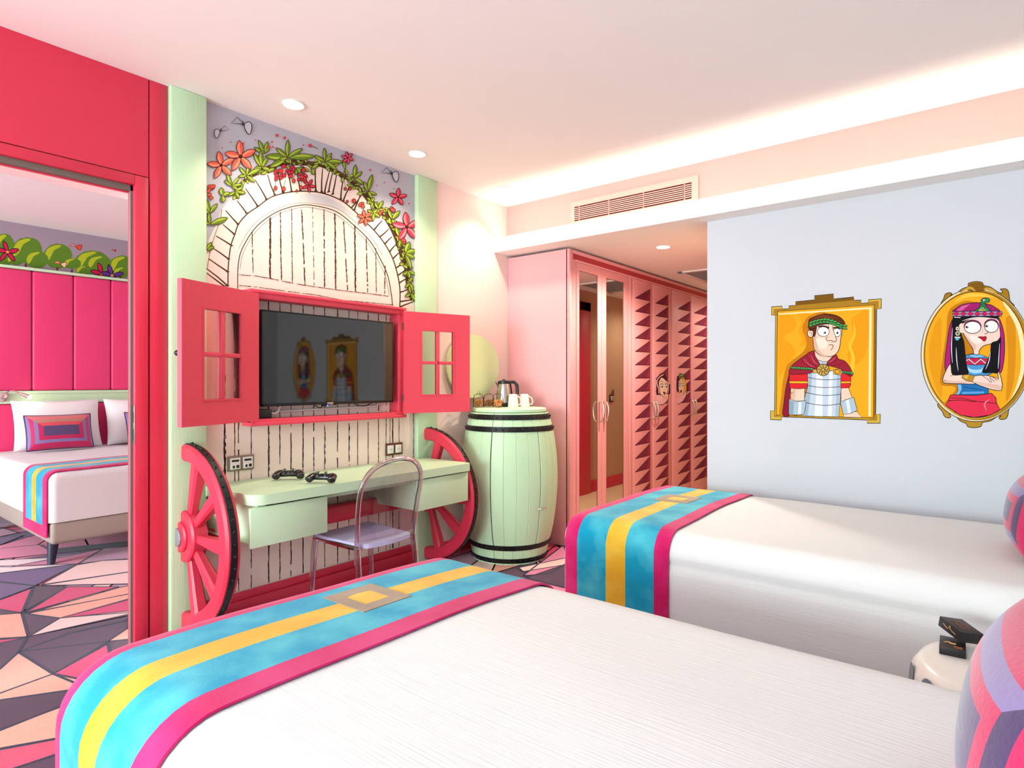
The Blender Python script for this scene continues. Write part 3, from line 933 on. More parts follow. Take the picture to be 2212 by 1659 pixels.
def wheel(y0, y1, label, cz=.512, R=.46):
    w = thing('wagon_wheel', label, 'wheel', (PX_, (y0 + y1) / 2, cz))
    cx, r = PX_, R - .083
    A = [-PI / 2 + PI * k / 40 for k in range(41)]
    def ring(m, r0, r1, ya, yb, mt, bev=.012):
        rows = []
        for a in A:
            c, s_ = math.cos(a), math.sin(a)
            pr = [(r0 + bev, ya), (r1 - bev, ya), (r1, ya + bev), (r1, yb - bev), (r1 - bev, yb), (r0 + bev, yb), (r0, yb - bev), (r0, ya + bev)]
            rows.append([(cx + .0005 + q * c, y, cz + q * s_) for q, y in pr])
        o = len(m.v); m.grid(rows, mt, close=True)
        n = 8
        m.f.append(tuple(o + k for k in range(n))); m.m.append(m.mi(mt))
        e = o + 40 * n; m.f.append(tuple(e + k for k in range(n))[::-1]); m.m.append(m.mi(mt))
    m = MB(); ring(m, r, R, y0, y1, RED); m.build('rim', w)
    yc = (y0 + y1) / 2
    m = MB(); ring(m, R - .004, R + .004, yc - .016, yc + .016, IRON, .001)
    b = m.build('iron_band', w)
    for k in range(26):
        a = -PI / 2 + PI * (k + .5) / 26
        rivet(b, (cx + (R + .004) * math.cos(a), yc + rng.uniform(-.006, .006), cz + (R + .004) * math.sin(a)))
    m = MB()
    m.lathe([(.001, y0 - .003 - yc), (.118, y0 - .003 - yc), (.128, y0 + .006 - yc), (.128, y1 + .002 - yc), (.001, y1 + .002 - yc)], (cx + .0005, yc, cz), RED, 40, -PI / 2, PI / 2, axis='y')
    m.lathe([(.001, y0 - .018 - yc), (.068, y0 - .018 - yc), (.076, y0 - .012 - yc), (.076, y0 - .002 - yc)], (cx + .0005, yc, cz), RED, 32, -PI / 2, PI / 2, axis='y')
    m.build('hub', w)
    m = MB(); m.lathe([(.001, y0 - .030 - yc), (.040, y0 - .030 - yc), (.046, y0 - .026 - yc), (.046, y0 - .017 - yc)], (cx + .0005, yc, cz), mat('grey_bolt', '#8A8088', .5), 6, -PI / 2, PI / 2, axis='y'); m.build('bolt', w)
    for k in range(5):
        a = R_(72 - 36 * k); c, s_ = math.cos(a), math.sin(a)
        m = MB()
        def q(rad, t_, y): return (cx + rad * c - t_ * s_, y, cz + rad * s_ + t_ * c)
        prof = [(.10, .020), (.19, .024), (.30, .031), (r + .012, .034)]
        rows = []
        for rad, h in prof:
            hy = h * .95; bv = h * .35
            rows.append([q(rad, t_, yc + y) for t_, y in ((-h, -hy + bv), (-h + bv, -hy), (h - bv, -hy), (h, -hy + bv), (h, hy - bv), (h - bv, hy), (-h + bv, hy), (-h, hy - bv))])
        m.grid(rows, RED, close=True); m.build('spoke', w)
    return w


wheel(1.337, 1.407, 'red half wagon wheel at the left end of the desk')
wheel(2.984, 3.054, 'red half wagon wheel at the right end of the desk, beside the barrel', .49, .465)

# ------------------------------------------------------------------ desk
dk = thing('desk', 'mint green wall desk with two drawers between the half wheels', 'desk', (MX, 2.2, 0))
m = MB()
FXD = -2.70
outline = [(MX + .006, 1.468), (-3.160, 1.468), (-3.160, 1.452), (-2.92, 1.452)] + [(-2.78 + .075 * math.cos(a) + .0, 1.535 + .075 * math.sin(a)) for a in [-PI * .62 + (PI * .62) * k / 8 for k in range(9)]] + \
          [(FXD, 1.62), (FXD + .005, 2.95), (-2.72, 2.970), (-3.160, 2.970), (-3.160, 2.918), (MX + .006, 2.918)]
m.prism(outline, lambda a, b, d: (a, b, d), .698, .748, MINTF)
o = m.build('desk_top', dk); o.data.set_sharp_from_angle(angle=R_(30))
m = MB()
m.prism([(-3.18, 1.47), (-2.94, 1.47), (-2.86, 1.475), (-2.735, 1.50), (-2.735, 1.54), (-3.18, 1.54)], lambda a, b, d: (a, b, d), .515, .697, MINTF)
m.box((MX + .006, 1.47, .60), (-3.168, 2.92, .697), MINTF)
m.box((-3.105, 2.925, .505), (-2.735, 2.96, .697), MINTF)
m.box((-3.18, 1.86, .52), (-2.735, 1.88, .697), MINTF); m.box((-3.18, 2.50, .52), (-2.735, 2.52, .697), MINTF)
m.box((MX + .04, 1.46, .512), (-2.74, 1.88, .52), MINTF); m.box((MX + .04, 2.50, .505), (-2.74, 2.95, .52), MINTF)
m.box((-3.15, 1.88, .668), (-2.76, 2.50, .697), MINTF)
m.build('desk_frame', dk)
for a, b in ((1.455, 1.873), (2.505, 2.955)):
    m = MB(); m.box((-2.735, a, .500), (-2.715, b, .688), MINTF, .002); m.build('drawer', dk)
t = thing('axle_beam', 'dark red beam along the wall under the desk', 'beam', (-3.1, 2.2, .49))
m = MB(); m.box((-3.17, 1.465, .435), (-3.085, 2.918, .54), REDY, .02, 3); m.build('beam', t)

# sockets
t = thing('network_socket', 'bronze double data socket on the plank wall beside the left wheel', 'socket', (MX, 1.655, .84))
BR = mat('bronze_plate', '#4A3328', .4, metal=.6)
BRZ = mat('satin_bronze', '#8E7D6C', .4, metal=.7)
m = MB(); m.box((MX + .003, 1.585, .803), (MX + .011, 1.732, .884), BRZ, .002); m.build('plate', t)
for yc in (1.625, 1.695):
    m = MB(); m.box((MX + .011, yc - .028, .812), (MX + .0135, yc + .028, .874), WHITEP, .001)
    m.box((MX + .0135, yc - .026, .814), (MX + .020, yc + .026, .842), WHITEP, .003)
    m.box((MX + .0134, yc - .020, .853), (MX + .0142, yc + .020, .864), BLACK); m.box((MX + .0198, yc - .018, .820), (MX + .0205, yc - .006, .834), BLACK); m.box((MX + .0198, yc + .002, .820), (MX + .0205, yc + .018, .836), BLACK)
    m.build('insert', t)
t = thing('wall_socket', 'bronze framed double power socket on the plank wall near the right wheel', 'socket', (MX, 2.735, .828))
m = MB(); m.box((MX + .003, 2.662, .785), (MX + .011, 2.808, .868), mat('dark_bronze', '#6B4A38', .4, metal=.6), .002); m.build('plate', t)
for yc in (2.70, 2.77):
    m = MB(); m.box((MX + .011, yc - .027, .799), (MX + .013, yc + .027, .854), WHITEP, .001)
    m.lathe([(.021, .0131), (.019, .0100), (.001, .0100)], (MX, yc, .826), WHITEP, 24, axis='x', caps=False)
    for dy in (-.008, .008): m.lathe([(.003, .0122), (.001, .0124)], (MX + .001, yc + dy, .826), BLACK, 8, axis='x')
    m.build('insert', t)

# ------------------------------------------------------------------ game controllers
def controller(label, loc, rz):
    g = thing('game_controller', label, 'game controller', loc, (0, 0, rz))
    CB = mat('controller_black', '#0E0E10', .2, spec=.7)
    m = MB()
    # body: a lozenge lofted left to right, grips sweep down to the front (-y)
    rows = []
    for k in range(17):
        u = -1 + 2 * k / 16
        x = u * .062; hy = .026 - .004 * abs(u) ** 2; hz = .018 + .003 * abs(u)
        zc = .037 + .002 * u * u
        rows.append([(x, hy * math.cos(a) * (1 if abs(math.cos(a)) > .2 else 1), zc + hz * math.sin(a)) for a in [2 * PI * q / 16 for q in range(16)]])
    o = len(m.v); m.grid(rows, CB, close=True)
    m.f.append(tuple(o + q for q in range(16))); m.m.append(0); m.f.append(tuple(o + 16 * 16 + q for q in range(16))[::-1]); m.m.append(0)
    for s_ in (-1, 1):
        p = spline([(s_ * .050, .016, .040), (s_ * .063, .004, .040), (s_ * .070, -.018, .036), (s_ * .075, -.038, .029), (s_ * .077, -.050, .024)], False, 4)
        n = len(p); rad = [.015 + .007 * math.sin(PI * min(1, i / (n * .75))) for i in range(n)]
        rad = [.018, .022] + [.0265] * (n - 5) + [.0255, .022, .013]
        m.tube(p, rad, CB, 14, flatten=(1, .85))
    m.build('body', g, local=True, smooth=60)
    for s_ in (-1, 1):
        m = MB(); x, y = s_ * .026, -.016
        m.lathe([(.017, .042), (.0168, .050), (.013, .057), (.005, .060), (.004, .067), (.010, .069), (.0105, .072), (.006, .0715), (.001, .071)], (x, y, 0), BLACK, 18)
        m.build('thumbstick', g, local=True)
    m = MB(); m.box((-.024, .0, .052), (.024, .022, .0575), mat('touchpad', '#232428', .45), .0015); m.build('touchpad', g, local=True)
    for k in range(4):
        m = MB(); a = PI / 2 * k; m.lathe([(.0042, .050), (.0042, .061), (.001, .0615)], (.050 + .010 * math.cos(a), .008 + .010 * math.sin(a), 0), BLACK, 12); m.build('button', g, local=True)
    m = MB(); m.box((-.060, .004, .049), (-.040, .012, .0615), BLACK, .001); m.box((-.054, -.002, .049), (-.046, .018, .0615), BLACK, .001); m.build('direction_pad', g, local=True)
    for s_ in (-1, 1):
        m = MB(); m.box((s_ * .05 - .013, .018, .030), (s_ * .05 + .013, .034, .044), BLACK, .004); m.build('trigger', g, local=True)
    g.scale = (.84, .84, .84)
    return g


controller('black game controller on the desk, the left one nearer the wall', (-3.02, 1.84, .7485), R_(48))
controller('black game controller on the desk, the right one nearer the front edge', (-2.775, 1.888, .7485), R_(28))

# ------------------------------------------------------------------ clear chair
ch = thing('chair', 'clear lilac plastic chair with a rounded back pushed under the desk', 'chair', (-2.73, 2.11, 0))
CL = clear('lilac_plastic', '#EDE0EC', 1.42, refr=.35, base=.03)
CLS = clear('lilac_sheet', '#D8CBD6', 1.42, base=.03)
SEATM = mat('lilac_seat', '#B9B2D8', .35, spec=.4)
yl, yr = 1.925, 2.305
bx = -2.535
m = MB()
def bp(z): return bx + .10 * max(0, (z - .45)) / .45 + .06 * max(0, (z - .45) / .45) ** 2 * 0
arch = [(bx, yl, .40), (bx + .005, yl - .003, .50), (bx + .022, yl - .012, .62), (bx + .042, yl - .014, .72), (bx + .058, yl + .005, .79), (bx + .070, yl + .06, .845), (bx + .078, (yl + yr) / 2 - .04, .872),
        (bx + .078, (yl + yr) / 2 + .06, .874), (bx + .070, yr - .05, .850), (bx + .058, yr + .002, .79), (bx + .042, yr + .016, .72), (bx + .022, yr + .012, .62), (bx + .005, yr + .003, .50), (bx, yr, .40)]
m.tube(spline(arch, False, 6), .0135, CL, 14); m.build('back_frame', ch)
m = MB(); rows = []
for i in range(15):
    f = i / 14; z = .462 + .40 * f
    row = []
    for j in range(15):
        g = -1 + 2 * j / 14
        w = 1.0 if f < .72 else math.sqrt(max(0, 1 - ((f - .72) / .30) ** 2.4))
        yy = (yl + yr) / 2 + g * ((yr - yl) / 2 + .01 * math.sin(PI * f)) * max(.05, w)
        xx = bx + .02 * f + .07 * f * f - .0 + .045 * (1 - g * g) * .5 * (1 - .3 * f)
        row.append((xx, yy, z))
    rows.append(row)
rows2 = [[(x + .004, y, z) for x, y, z in r] for r in rows]
m.grid(rows, CLS); m.build('back_panel', ch, smooth=60)
m = MB(); seat = []
sp = [(-2.53, 1.955), (-2.50, 2.02), (-2.488, 2.115), (-2.50, 2.21), (-2.53, 2.275), (-2.70, 2.29), (-2.88, 2.30), (-2.925, 2.27), (-2.93, 2.11), (-2.925, 1.95), (-2.88, 1.925), (-2.70, 1.935)]
sp = spline(sp, True, 4)
m.prism(sp, lambda a, b, d: (a, b, d - .02 * (1 - ((a + 2.72) / .25) ** 2) * (1 - ((b - 2.115) / .2) ** 2)), .430, .452, SEATM)
m.build('seat', ch, smooth=50)
m = MB(); m.tube([(-2.535, yl + .02, .424), (-2.90, 1.93, .424), (-2.92, 1.96, .424), (-2.92, 2.27, .424), (-2.90, 2.30, .424), (-2.535, yr - .02, .424)], .013, CL, 10); m.build('seat_frame', ch)
for pts in ([(bx, yl, .43), (bx + .008, yl - .002, .36), (bx + .055, yl - .012, .0)], [(bx, yr, .43), (bx + .008, yr + .002, .36), (bx + .055, yr + .012, .0)],
            [(-2.90, 1.925, .425), (-2.905, 1.918, .36), (-2.915, 1.90, 0)], [(-2.90, 2.295, .425), (-2.905, 2.302, .36), (-2.915, 2.32, 0)]):
    m = MB(); m.tube(pts, [.018, .0175, .013], CL, 14); m.build('leg', ch)

# ------------------------------------------------------------------ barrel minibar and what stands on it
BXC, BYC = -2.812, 3.515
ba = thing('barrel_cabinet', 'mint green barrel cabinet with black iron hoops in the corner', 'cabinet', (BXC, BYC, 0))
prof = [(.270, 0), (.292, .10), (.330, .26), (.352, .45), (.358, .60), (.350, .76), (.328, .92), (.302, 1.02), (.287, 1.065)]
PR = spline(prof, False, 6)
def rad(z):
    for (r0, z0), (r1, z1) in zip(PR[:-1], PR[1:]):
        if z0 <= z <= z1: return r0 + (r1 - r0) * (z - z0) / max(1e-6, z1 - z0)
    return PR[-1][0]
NST = 26
SEAMS = []
def staves(m, zs, a0, a1, nst, out=0.0):
    rows = []
    for z in zs:
        row = []
        for k in range(nst):
            for fa, dr in ((.0, -.004), (.035, 0), (.5, .0012), (.965, 0), (1.0, -.004)):
                a = a0 + (a1 - a0) * (k + fa) / nst; r = rad(z) + dr + out
                row.append((BXC + r * math.cos(a), BYC + r * math.sin(a), z))
        rows.append(row)
    m.grid(rows, MINT)
zs = [1.065 * k / 30 for k in range(31)]
# doors face the camera between two angles
vd = math.atan2(-BYC, -BXC)
da0, da1, da2 = vd - R_(22), vd + R_(38), vd + R_(72)
m = MB(); staves(m, zs, da2 + .006, da0 + 2 * PI - .006, 20)
for lo, hi in ((0, .118), (.945, 1.065)):
    zz = [lo + (hi - lo) * k / 5 for k in range(6)]
    staves(m, zz, da0, da2, 7)
m.lathe([(.001, 1.055), (.286, 1.055)], (BXC, BYC, 0), MINT, 40, caps=False)
m.lathe([(rad(z) - .02, z) for z in [1.06 * k / 12 for k in range(13)]], (BXC, BYC, 0), DARK, 40, caps=False)
m.build('staves', ba)
zd = [.122 + (.941 - .122) * k / 24 for k in range(25)]
for a, b, n in ((da0 + .008, da1 - .006, 4), (da1 + .006, da2 - .004, 3)):
    m = MB(); staves(m, zd, a, b, n); dd = m.build('door', ba)
    ang = (da1 - .075) if n == 4 else (da1 + .085)
    m = MB(); r = rad(.40); p0 = Vector((BXC + r * math.cos(ang), BYC + r * math.sin(ang), .40)); nrm = Vector((math.cos(ang), math.sin(ang), 0))
    m.tube([p0 - nrm * .004, p0 + nrm * .022], .0035, CHROME, 10); tt = Vector((-nrm.y, nrm.x, 0)); m.tube([p0 + nrm * .022 - tt * .012, p0 + nrm * .022 + tt * .012], .005, CHROME, 10)
    m.build('handle', dd)
for z0, z1 in ((.012, .045), (.106, .142), (.935, .972), (1.018, 1.055)):
    m = MB(); m.lathe([(rad(z0) - .004, z0), (rad(z0) + .005, z0), (rad(z1) + .005, z1), (rad(z1) - .004, z1)], (BXC, BYC, 0), IRON, 64, caps=False)
    hp = m.build('hoop', ba)
    zc = (z0 + z1) / 2
    for k in range(25):
        a = vd + R_(8.2 * (k - 12)); rivet(hp, (BXC + (rad(zc) + .005) * math.cos(a), BYC + (rad(zc) + .005) * math.sin(a), zc))
m = MB(); m.lathe([(.001, 1.066), (.268, 1.066), (.274, 1.07), (.274, 1.088), (.268, 1.094), (.001, 1.094)], (BXC, BYC, 0), MINTF, 56); m.build('barrel_top', ba)
TZ = 1.0945
# round board standing in the corner behind the jars
nd = Vector((.80, -.60, 0)).normalized()
t = thing('round_board', 'round pale green board mounted on the pink wall behind the jars', 'board', (-3.17, 3.45, 1.405))
m = MB(); c = Vector((-3.112, 3.442, 1.405)); q = Vector((-nd.y, nd.x, 0))
n = 56; pts = [(math.cos(2 * PI * k / n) * .243, math.sin(2 * PI * k / n) * .243) for k in range(n)]
nd = Vector((.976, -.218, 0)).normalized(); q = Vector((-nd.y, nd.x, 0))
m.prism(pts, lambda a, b, d: c + q * a + Vector((0, 0, b)) + nd * d, -.012, .012, mat('pale_green_board', '#DCE8B2', .45)); m.build('disc', t)
m = MB(); m.box((-3.179, 3.39, 1.355), (-3.125, 3.49, 1.455), STEEL, .004); m.build('wall_bracket', t)

# kettle
kx, ky = -2.955, 3.625
K = thing('kettle', 'steel electric kettle with a black handle on the barrel', 'kettle', (kx, ky, TZ))
ke = thing
m = MB(); m.lathe([(.066, .0), (.068, .004), (.068, .026), (.064, .031)], (kx, ky, TZ), BLACK, 32); m.build('power_base', K)
m = MB(); m.lathe([(.064, .032), (.063, .04), (.054, .12), (.046, .175), (.045, .178)], (kx, ky, TZ), STEEL, 36); m.build('kettle_body', K)
hd = Vector((.93, .37, 0)).normalized()
hd = Vector((RT[0], RT[1], 0))
m = MB(); m.lathe([(.047, .176), (.048, .182), (.046, .196), (.030, .202), (.012, .205), (.008, .212), (.001, .213)], (kx, ky, TZ), BLACK, 32); m.build('lid', K)
m = MB(); c0 = Vector((kx, ky, TZ)) - hd * .044
m.prism([(-.018, .15), (.0, .197), (.0, .178), (.012, .15)], lambda a, b, d: Vector((kx, ky, TZ)) - hd * (.050 - a * .0) + Vector((0, 0, b)) + Vector((-hd.y, hd.x, 0)) * d - hd * (.018 if b > .19 else (.0)), -.016, .016, BLACK); m.build('spout', K)
m = MB(); z = Vector((0, 0, 1)); b0 = Vector((kx, ky, TZ))
m.tube(spline([b0 + hd * .040 + z * .188, b0 + hd * .075 + z * .190, b0 + hd * .098 + z * .170, b0 + hd * .104 + z * .13, b0 + hd * .103 + z * .095], False), [.013] * 25, BLACK, 12)
m.tube(spline([b0 + hd * .046 + z * .185, b0 + hd * .054 + z * .13, b0 + hd * .064 + z * .06, b0 + hd * .069 + z * .03], False), .0085, BLACK, 10)
m.build('handle', K)

# snack jars
JG = clear('jar_glass', '#FCFEFA', 1.12, base=.01)
NUTS = [mat('nuts_amber', '#E0A24A', .5, var=.25, vscale=40), mat('nuts_dark', '#9A6A34', .5, var=.4, vscale=50), mat('nuts_red', '#D8804C', .5, var=.25, vscale=40)]
spots = [(-3.012, 3.393, 'amber snack nuts in the leftmost glass jar'), (-2.99, 3.485, 'dark mixed nuts in the middle glass jar'), (-2.905, 3.492, 'reddish nuts in the glass jar nearest the kettle')]
JL = ['glass snack jar with a knob lid, leftmost on the barrel', 'glass snack jar with dark nuts between the two other jars', 'glass snack jar with reddish nuts beside the kettle']
for k, (x, y, nl) in enumerate(spots):
    j = thing('snack_jar', JL[k], 'jar', (x, y, TZ), group='snack jars on the barrel')
    m = MB(); m.lathe([(.001, .001), (.036, .001), (.040, .006), (.040, .068), (.036, .074)], (x, y, TZ), JG, 28, caps=False); m.build('jar_body', j)
    m = MB(); m.lathe([(.038, .074), (.038, .078), (.030, .095), (.012, .104), (.006, .108), (.009, .114), (.009, .120), (.001, .124)], (x, y, TZ), JG, 24, caps=False); m.build('lid', j)
    m = MB(); rr = random.Random(30 + k)
    for z in range(6):
        for q in range(16):
            a = rr.uniform(0, 2 * PI); d_ = .030 * math.sqrt(rr.random()); m.sphere((x + d_ * math.cos(a), y + d_ * math.sin(a), TZ + .010 + .0085 * z), rr.uniform(.0055, .0075), NUTS[(k + (q % 5 == 0)) % 3], 6, 5, (1, .8, .8))
    tag(m.build('snack_nuts'), nl, 'snack', kind='stuff')

# mugs, turned upside down
MUG = mat('white_porcelain', '#E6E2DA', .25, spec=.5)
def mug(x, y, label):
    u = thing('mug', label, 'mug', (x, y, TZ), group='mugs on the barrel')
    m = MB(); m.lathe([(.036, .0), (.0405, .0), (.041, .004), (.036, .06), (.031, .094), (.027, .098), (.001, .098)], (x, y, TZ), MUG, 32, caps=False)
    m.lathe([(.036, .0), (.033, .06), (.028, .092), (.001, .093)], (x, y, TZ), MUG, 32, caps=False); m.build('cup', u)
    m = MB(); b = Vector((x, y, TZ))
    m.tube(spline([b + hd * .032 + z_ * .082, b + hd * .052 + z_ * .070, b + hd * .064 + z_ * .045, b + hd * .058 + z_ * .022, b + hd * .038 + z_ * .020], False), .0045, MUG, 10); m.build('handle', u)
z_ = Vector((0, 0, 1))
mug(-2.845, 3.60, 'white upside-down mug standing next to the kettle')
mug(-2.81, 3.695, 'white upside-down mug furthest right on the barrel')

# ------------------------------------------------------------------ wardrobe
WP = mat('wardrobe_pink', '#F0A6AB', .42, var=.02)
WPS = mat('wardrobe_side_pink', '#F2AFB4', .5, var=.02)
MIR = mat('mirror_glass', '#E6E4E0', .01, metal=1)
DR = mat('wardrobe_frieze_red', '#C23A46', .5)
WX = -2.57
wd = thing('wardrobe', 'tall pink wardrobe with mirror doors and spiked painted doors along the hall', 'wardrobe', (-2.87, 5.4, 0))
m = MB(); m.box((KX + .002, 3.956, .0), (WX - .02, 7.0, 2.322), WPS); m.build('carcass', wd)
m = MB()
m.box((WX - .03, 3.956, 0), (WX + .004, 4.005, 2.322), WP, .002); m.box((WX - .03, 4.005, 2.296), (WX + .004, 7.0, 2.322), WP, .002)
m.box((WX - .03, 4.005, .0), (WX - .002, 4.055, 2.25), WP); m.box((WX - .03, 4.955, 0), (WX + .002, 5.0, 2.25), WP, .003)
m.box((WX - .03, 4.005, 0), (WX, 7.0, .05), WP)
m.box((WX - .03, 4.05, 2.236), (WX + .006, 7.0, 2.25), WP, .002)
m.build('face_frame', wd)
m = MB(); m.box((WX - .028, 4.005, 2.25), (WX - .010, 7.0, 2.296), DR); m.build('frieze', wd)
D0, D1 = .052, 2.234


def handle(y, z, par):
    m = MB(); m.tube(spline([(WX + .004, y, z - .085), (WX + .030, y, z - .075), (WX + .046, y, z - .03), (WX + .048, y, z + .03), (WX + .032, y, z + .075), (WX + .004, y, z + .085)], False), .0085, mat('satin_nickel', '#D9D2C4', .25, metal=.9), 10, flatten=(1.2, .8))
    m.build('handle', par)


def art_yz(X):
    return lambda u, v: on_x(u, v, X)


def wdoor(y0, y1, hy, hz, mirror=None):
    m = MB()
    if mirror:
        a, b, c, e = mirror
        for lo, hi in (((WX - .018, y0, D0), (WX, a, D1)), ((WX - .018, b, D0), (WX, y1, D1)), ((WX - .018, a, D0), (WX, b, c)), ((WX - .018, a, e), (WX, b, D1))): m.box(lo, hi, WP)
    else:
        m.box((WX - .018, y0, D0), (WX, y1, D1), WP, .002)
        m.box((WX - .004, y0 + .02, .10), (WX + .0015, y1 - .035, D1 - .04), WP, .001)
    dd = m.build('door', wd)
    if mirror:
        m = MB(); m.box((WX - .010, a, c), (WX - .003, b, e), MIR); m.build('mirror', dd)
        m = MB()
        for lo, hi in (((WX - .003, a, c), (WX - .0005, a + .003, e)), ((WX - .003, b - .003, c), (WX - .0005, b, e)), ((WX - .003, a, e - .003), (WX - .0005, b, e))): m.box(lo, hi, mat('mirror_edge', '#7A3A34', .5))
        m.build('mirror_edge', dd)
    handle(hy, hz, dd)
    return dd


wdoor(4.062, 4.452, 4.415, 1.035, (4.102, 4.388, .06, 2.172))
wdoor(4.456, 4.938, 4.49, 1.035, (4.532, 4.842, .06, 2.172))
spk = [wdoor(5.012, 5.425, 5.40, 1.01), wdoor(5.43, 5.885, 5.465, 1.01), wdoor(5.89, 6.395, 6.365, 1.01), wdoor(6.40, 6.93, 6.44, 1.01)]
M1, M2, M3 = '#7C2C44', '#9C3350', '#521829'
cols = [(5.062, 5.378), (5.498, 5.792), (6.03, 6.37), (6.47, 6.86)]
for k, ((a, b), dd) in enumerate(zip(cols, spk)):
    A = Art(lambda y, z: Vector((WX, y, z)), (1, 0, 0), .0018)
    for i in range(17):
        zt = 2.178 - .1235 * i + (-.004 * k)
        if zt - .13 < .08: break
        tip = (a, zt - .118)
        A.fill([tip, (b, zt), (b, zt - .112)], M1)
        A.fill([(a + (b - a) * .72, zt - .112 - .002), (b, zt), (b, zt - .112)], M2)
        A.line([tip, (b, zt - .114)], .006, M3); A.line([tip, (b, zt)], .003, M3)
    A.build('painted_spikes', dd)

FACE_S = .0783
def fpt(u, v): return on_x(1395 + u * FACE_S, 790 + v * FACE_S, WX)
A = Art(fpt, (1, 0, 0), .0040)
K5 = '#3A0E1E'
A.fill([(285, 800), (285, 1075), (470, 1060), (560, 990), (610, 900), (610, 780)], '#F6C3CB', False)
A.line([(330, 1078), (470, 1062), (560, 990), (610, 900), (620, 790)], 12, K5, True)
A.fill([(600, 510), (665, 510), (665, 770), (600, 800)], '#56142C')
A.shape([(288, 790), (285, 560), (290, 360), (340, 280), (410, 212), (480, 215), (545, 290), (590, 400), (618, 520), (625, 660), (600, 790), (480, 840), (380, 800)], '#4A1226', 6)
A.shape([(420, 330), (360, 420), (350, 520), (370, 640), (385, 760), (460, 830), (550, 810), (590, 700), (605, 560), (590, 430), (530, 400), (480, 350)], '#F7DCC6', 7, K5)
A.line([(480, 240), (380, 300), (310, 390), (300, 500), (345, 640), (350, 770)], 26, '#F3C7CF', True)
A.line([(610, 480), (618, 600), (600, 760)], 16, '#F3C7CF', True)
for x, y, rx, ry in ((435, 555, 40, 52), (560, 555, 36, 50)):
    A.shape(ellipse(x, y, rx, ry), '#FFFFFF', 8, K5, smooth=False); A.fill(ellipse(x + 2, y + 18, rx * .55, ry * .5), '#6E7A86'); A.fill(ellipse(x + 4, y + 18, rx * .28, ry * .3), '#1A1214')
    A.line([(x - 45, y - 40), (x, y - 62), (x + 38, y - 40)], 14, K5, True)
A.line([(400, 440), (440, 425), (470, 455)], 13, K5, True); A.line([(535, 460), (565, 430), (600, 445)], 13, K5, True)
A.line([(505, 655), (522, 662)], 10, K5)
A.shape([(465, 730), (500, 718), (530, 735), (515, 790), (500, 815), (485, 770)], '#6A1424', 5, K5)
A.shape([(470, 960), (480, 850), (510, 800), (540, 770), (560, 790), (590, 780), (610, 820), (600, 870), (555, 920), (505, 975)], '#F5CDBB', 7, '#C4735A')
for a, b in (((500, 930), (515, 850)), ((545, 910), (555, 830))): A.line([a, b], 9, '#B0503E')
A.build('painted_face', spk[1])
A = Art(fpt, (1, 0, 0), .0040)
A.fill([(850, 690), (845, 1055), (920, 1040), (1010, 980), (1090, 850), (1135, 690)], '#F3B9C2', False)
A.fill([(1110, 520), (1165, 520), (1165, 690), (1110, 760)], '#56142C')
A.line([(860, 1060), (930, 1040), (1020, 970), (1100, 830), (1135, 690)], 12, K5, True)
A.shape([(852, 720), (850, 340), (900, 270), (960, 225), (1020, 240), (1060, 300), (1090, 400), (1090, 700), (960, 780)], '#45101F', 5)
A.shape([(930, 400), (990, 320), (1050, 340), (1090, 430), (1110, 550), (1110, 650), (1060, 740), (1020, 790), (1040, 600), (1000, 420)], '#E3B04A', 6, '#7A4A14')
A.shape([(910, 400), (890, 500), (895, 640), (915, 760), (960, 815), (1010, 780), (1045, 640), (1050, 480), (1010, 390)], '#F5CFB4', 7, K5)
A.fill([(930, 390), (985, 320), (1060, 380), (1075, 480), (1045, 520), (1030, 420), (985, 370)], '#EDBE57', True)
for x, y, rx, ry in ((922, 535, 26, 48), (1005, 535, 30, 48)):
    A.shape(ellipse(x, y, rx, ry), '#FFFFFF', 7, K5, smooth=False); A.fill(ellipse(x + 2, y + 12, rx * .55, ry * .5), '#7A8288'); A.fill(ellipse(x + 3, y + 12, rx * .28, ry * .3), '#1A1214')
    A.line([(x - 28, y - 42), (x, y - 58), (x + 30, y - 40)], 12, K5, True)
A.line([(895, 440), (925, 420), (950, 450)], 11, K5, True); A.line([(985, 440), (1015, 410), (1040, 430)], 11, K5, True)
A.line([(945, 612), (957, 618)], 10, K5)
A.shape([(930, 690), (960, 680), (990, 660), (980, 720), (960, 755), (945, 740)], '#7A1626', 5, K5)
rr = random.Random(4)
for k in range(16): A.leaf(905 + rr.uniform(0, 110), 270 + rr.uniform(-30, 100), rr.uniform(-2.2, .6), 55, 34, '#7D9A4E', '#A9BE72', 5, '#3A4A20')
A.shape([(855, 720), (890, 740), (920, 790), (915, 850), (900, 885), (875, 850), (850, 830)], '#F5C4B0', 5, '#C4735A')
A.build('painted_face', spk[2])

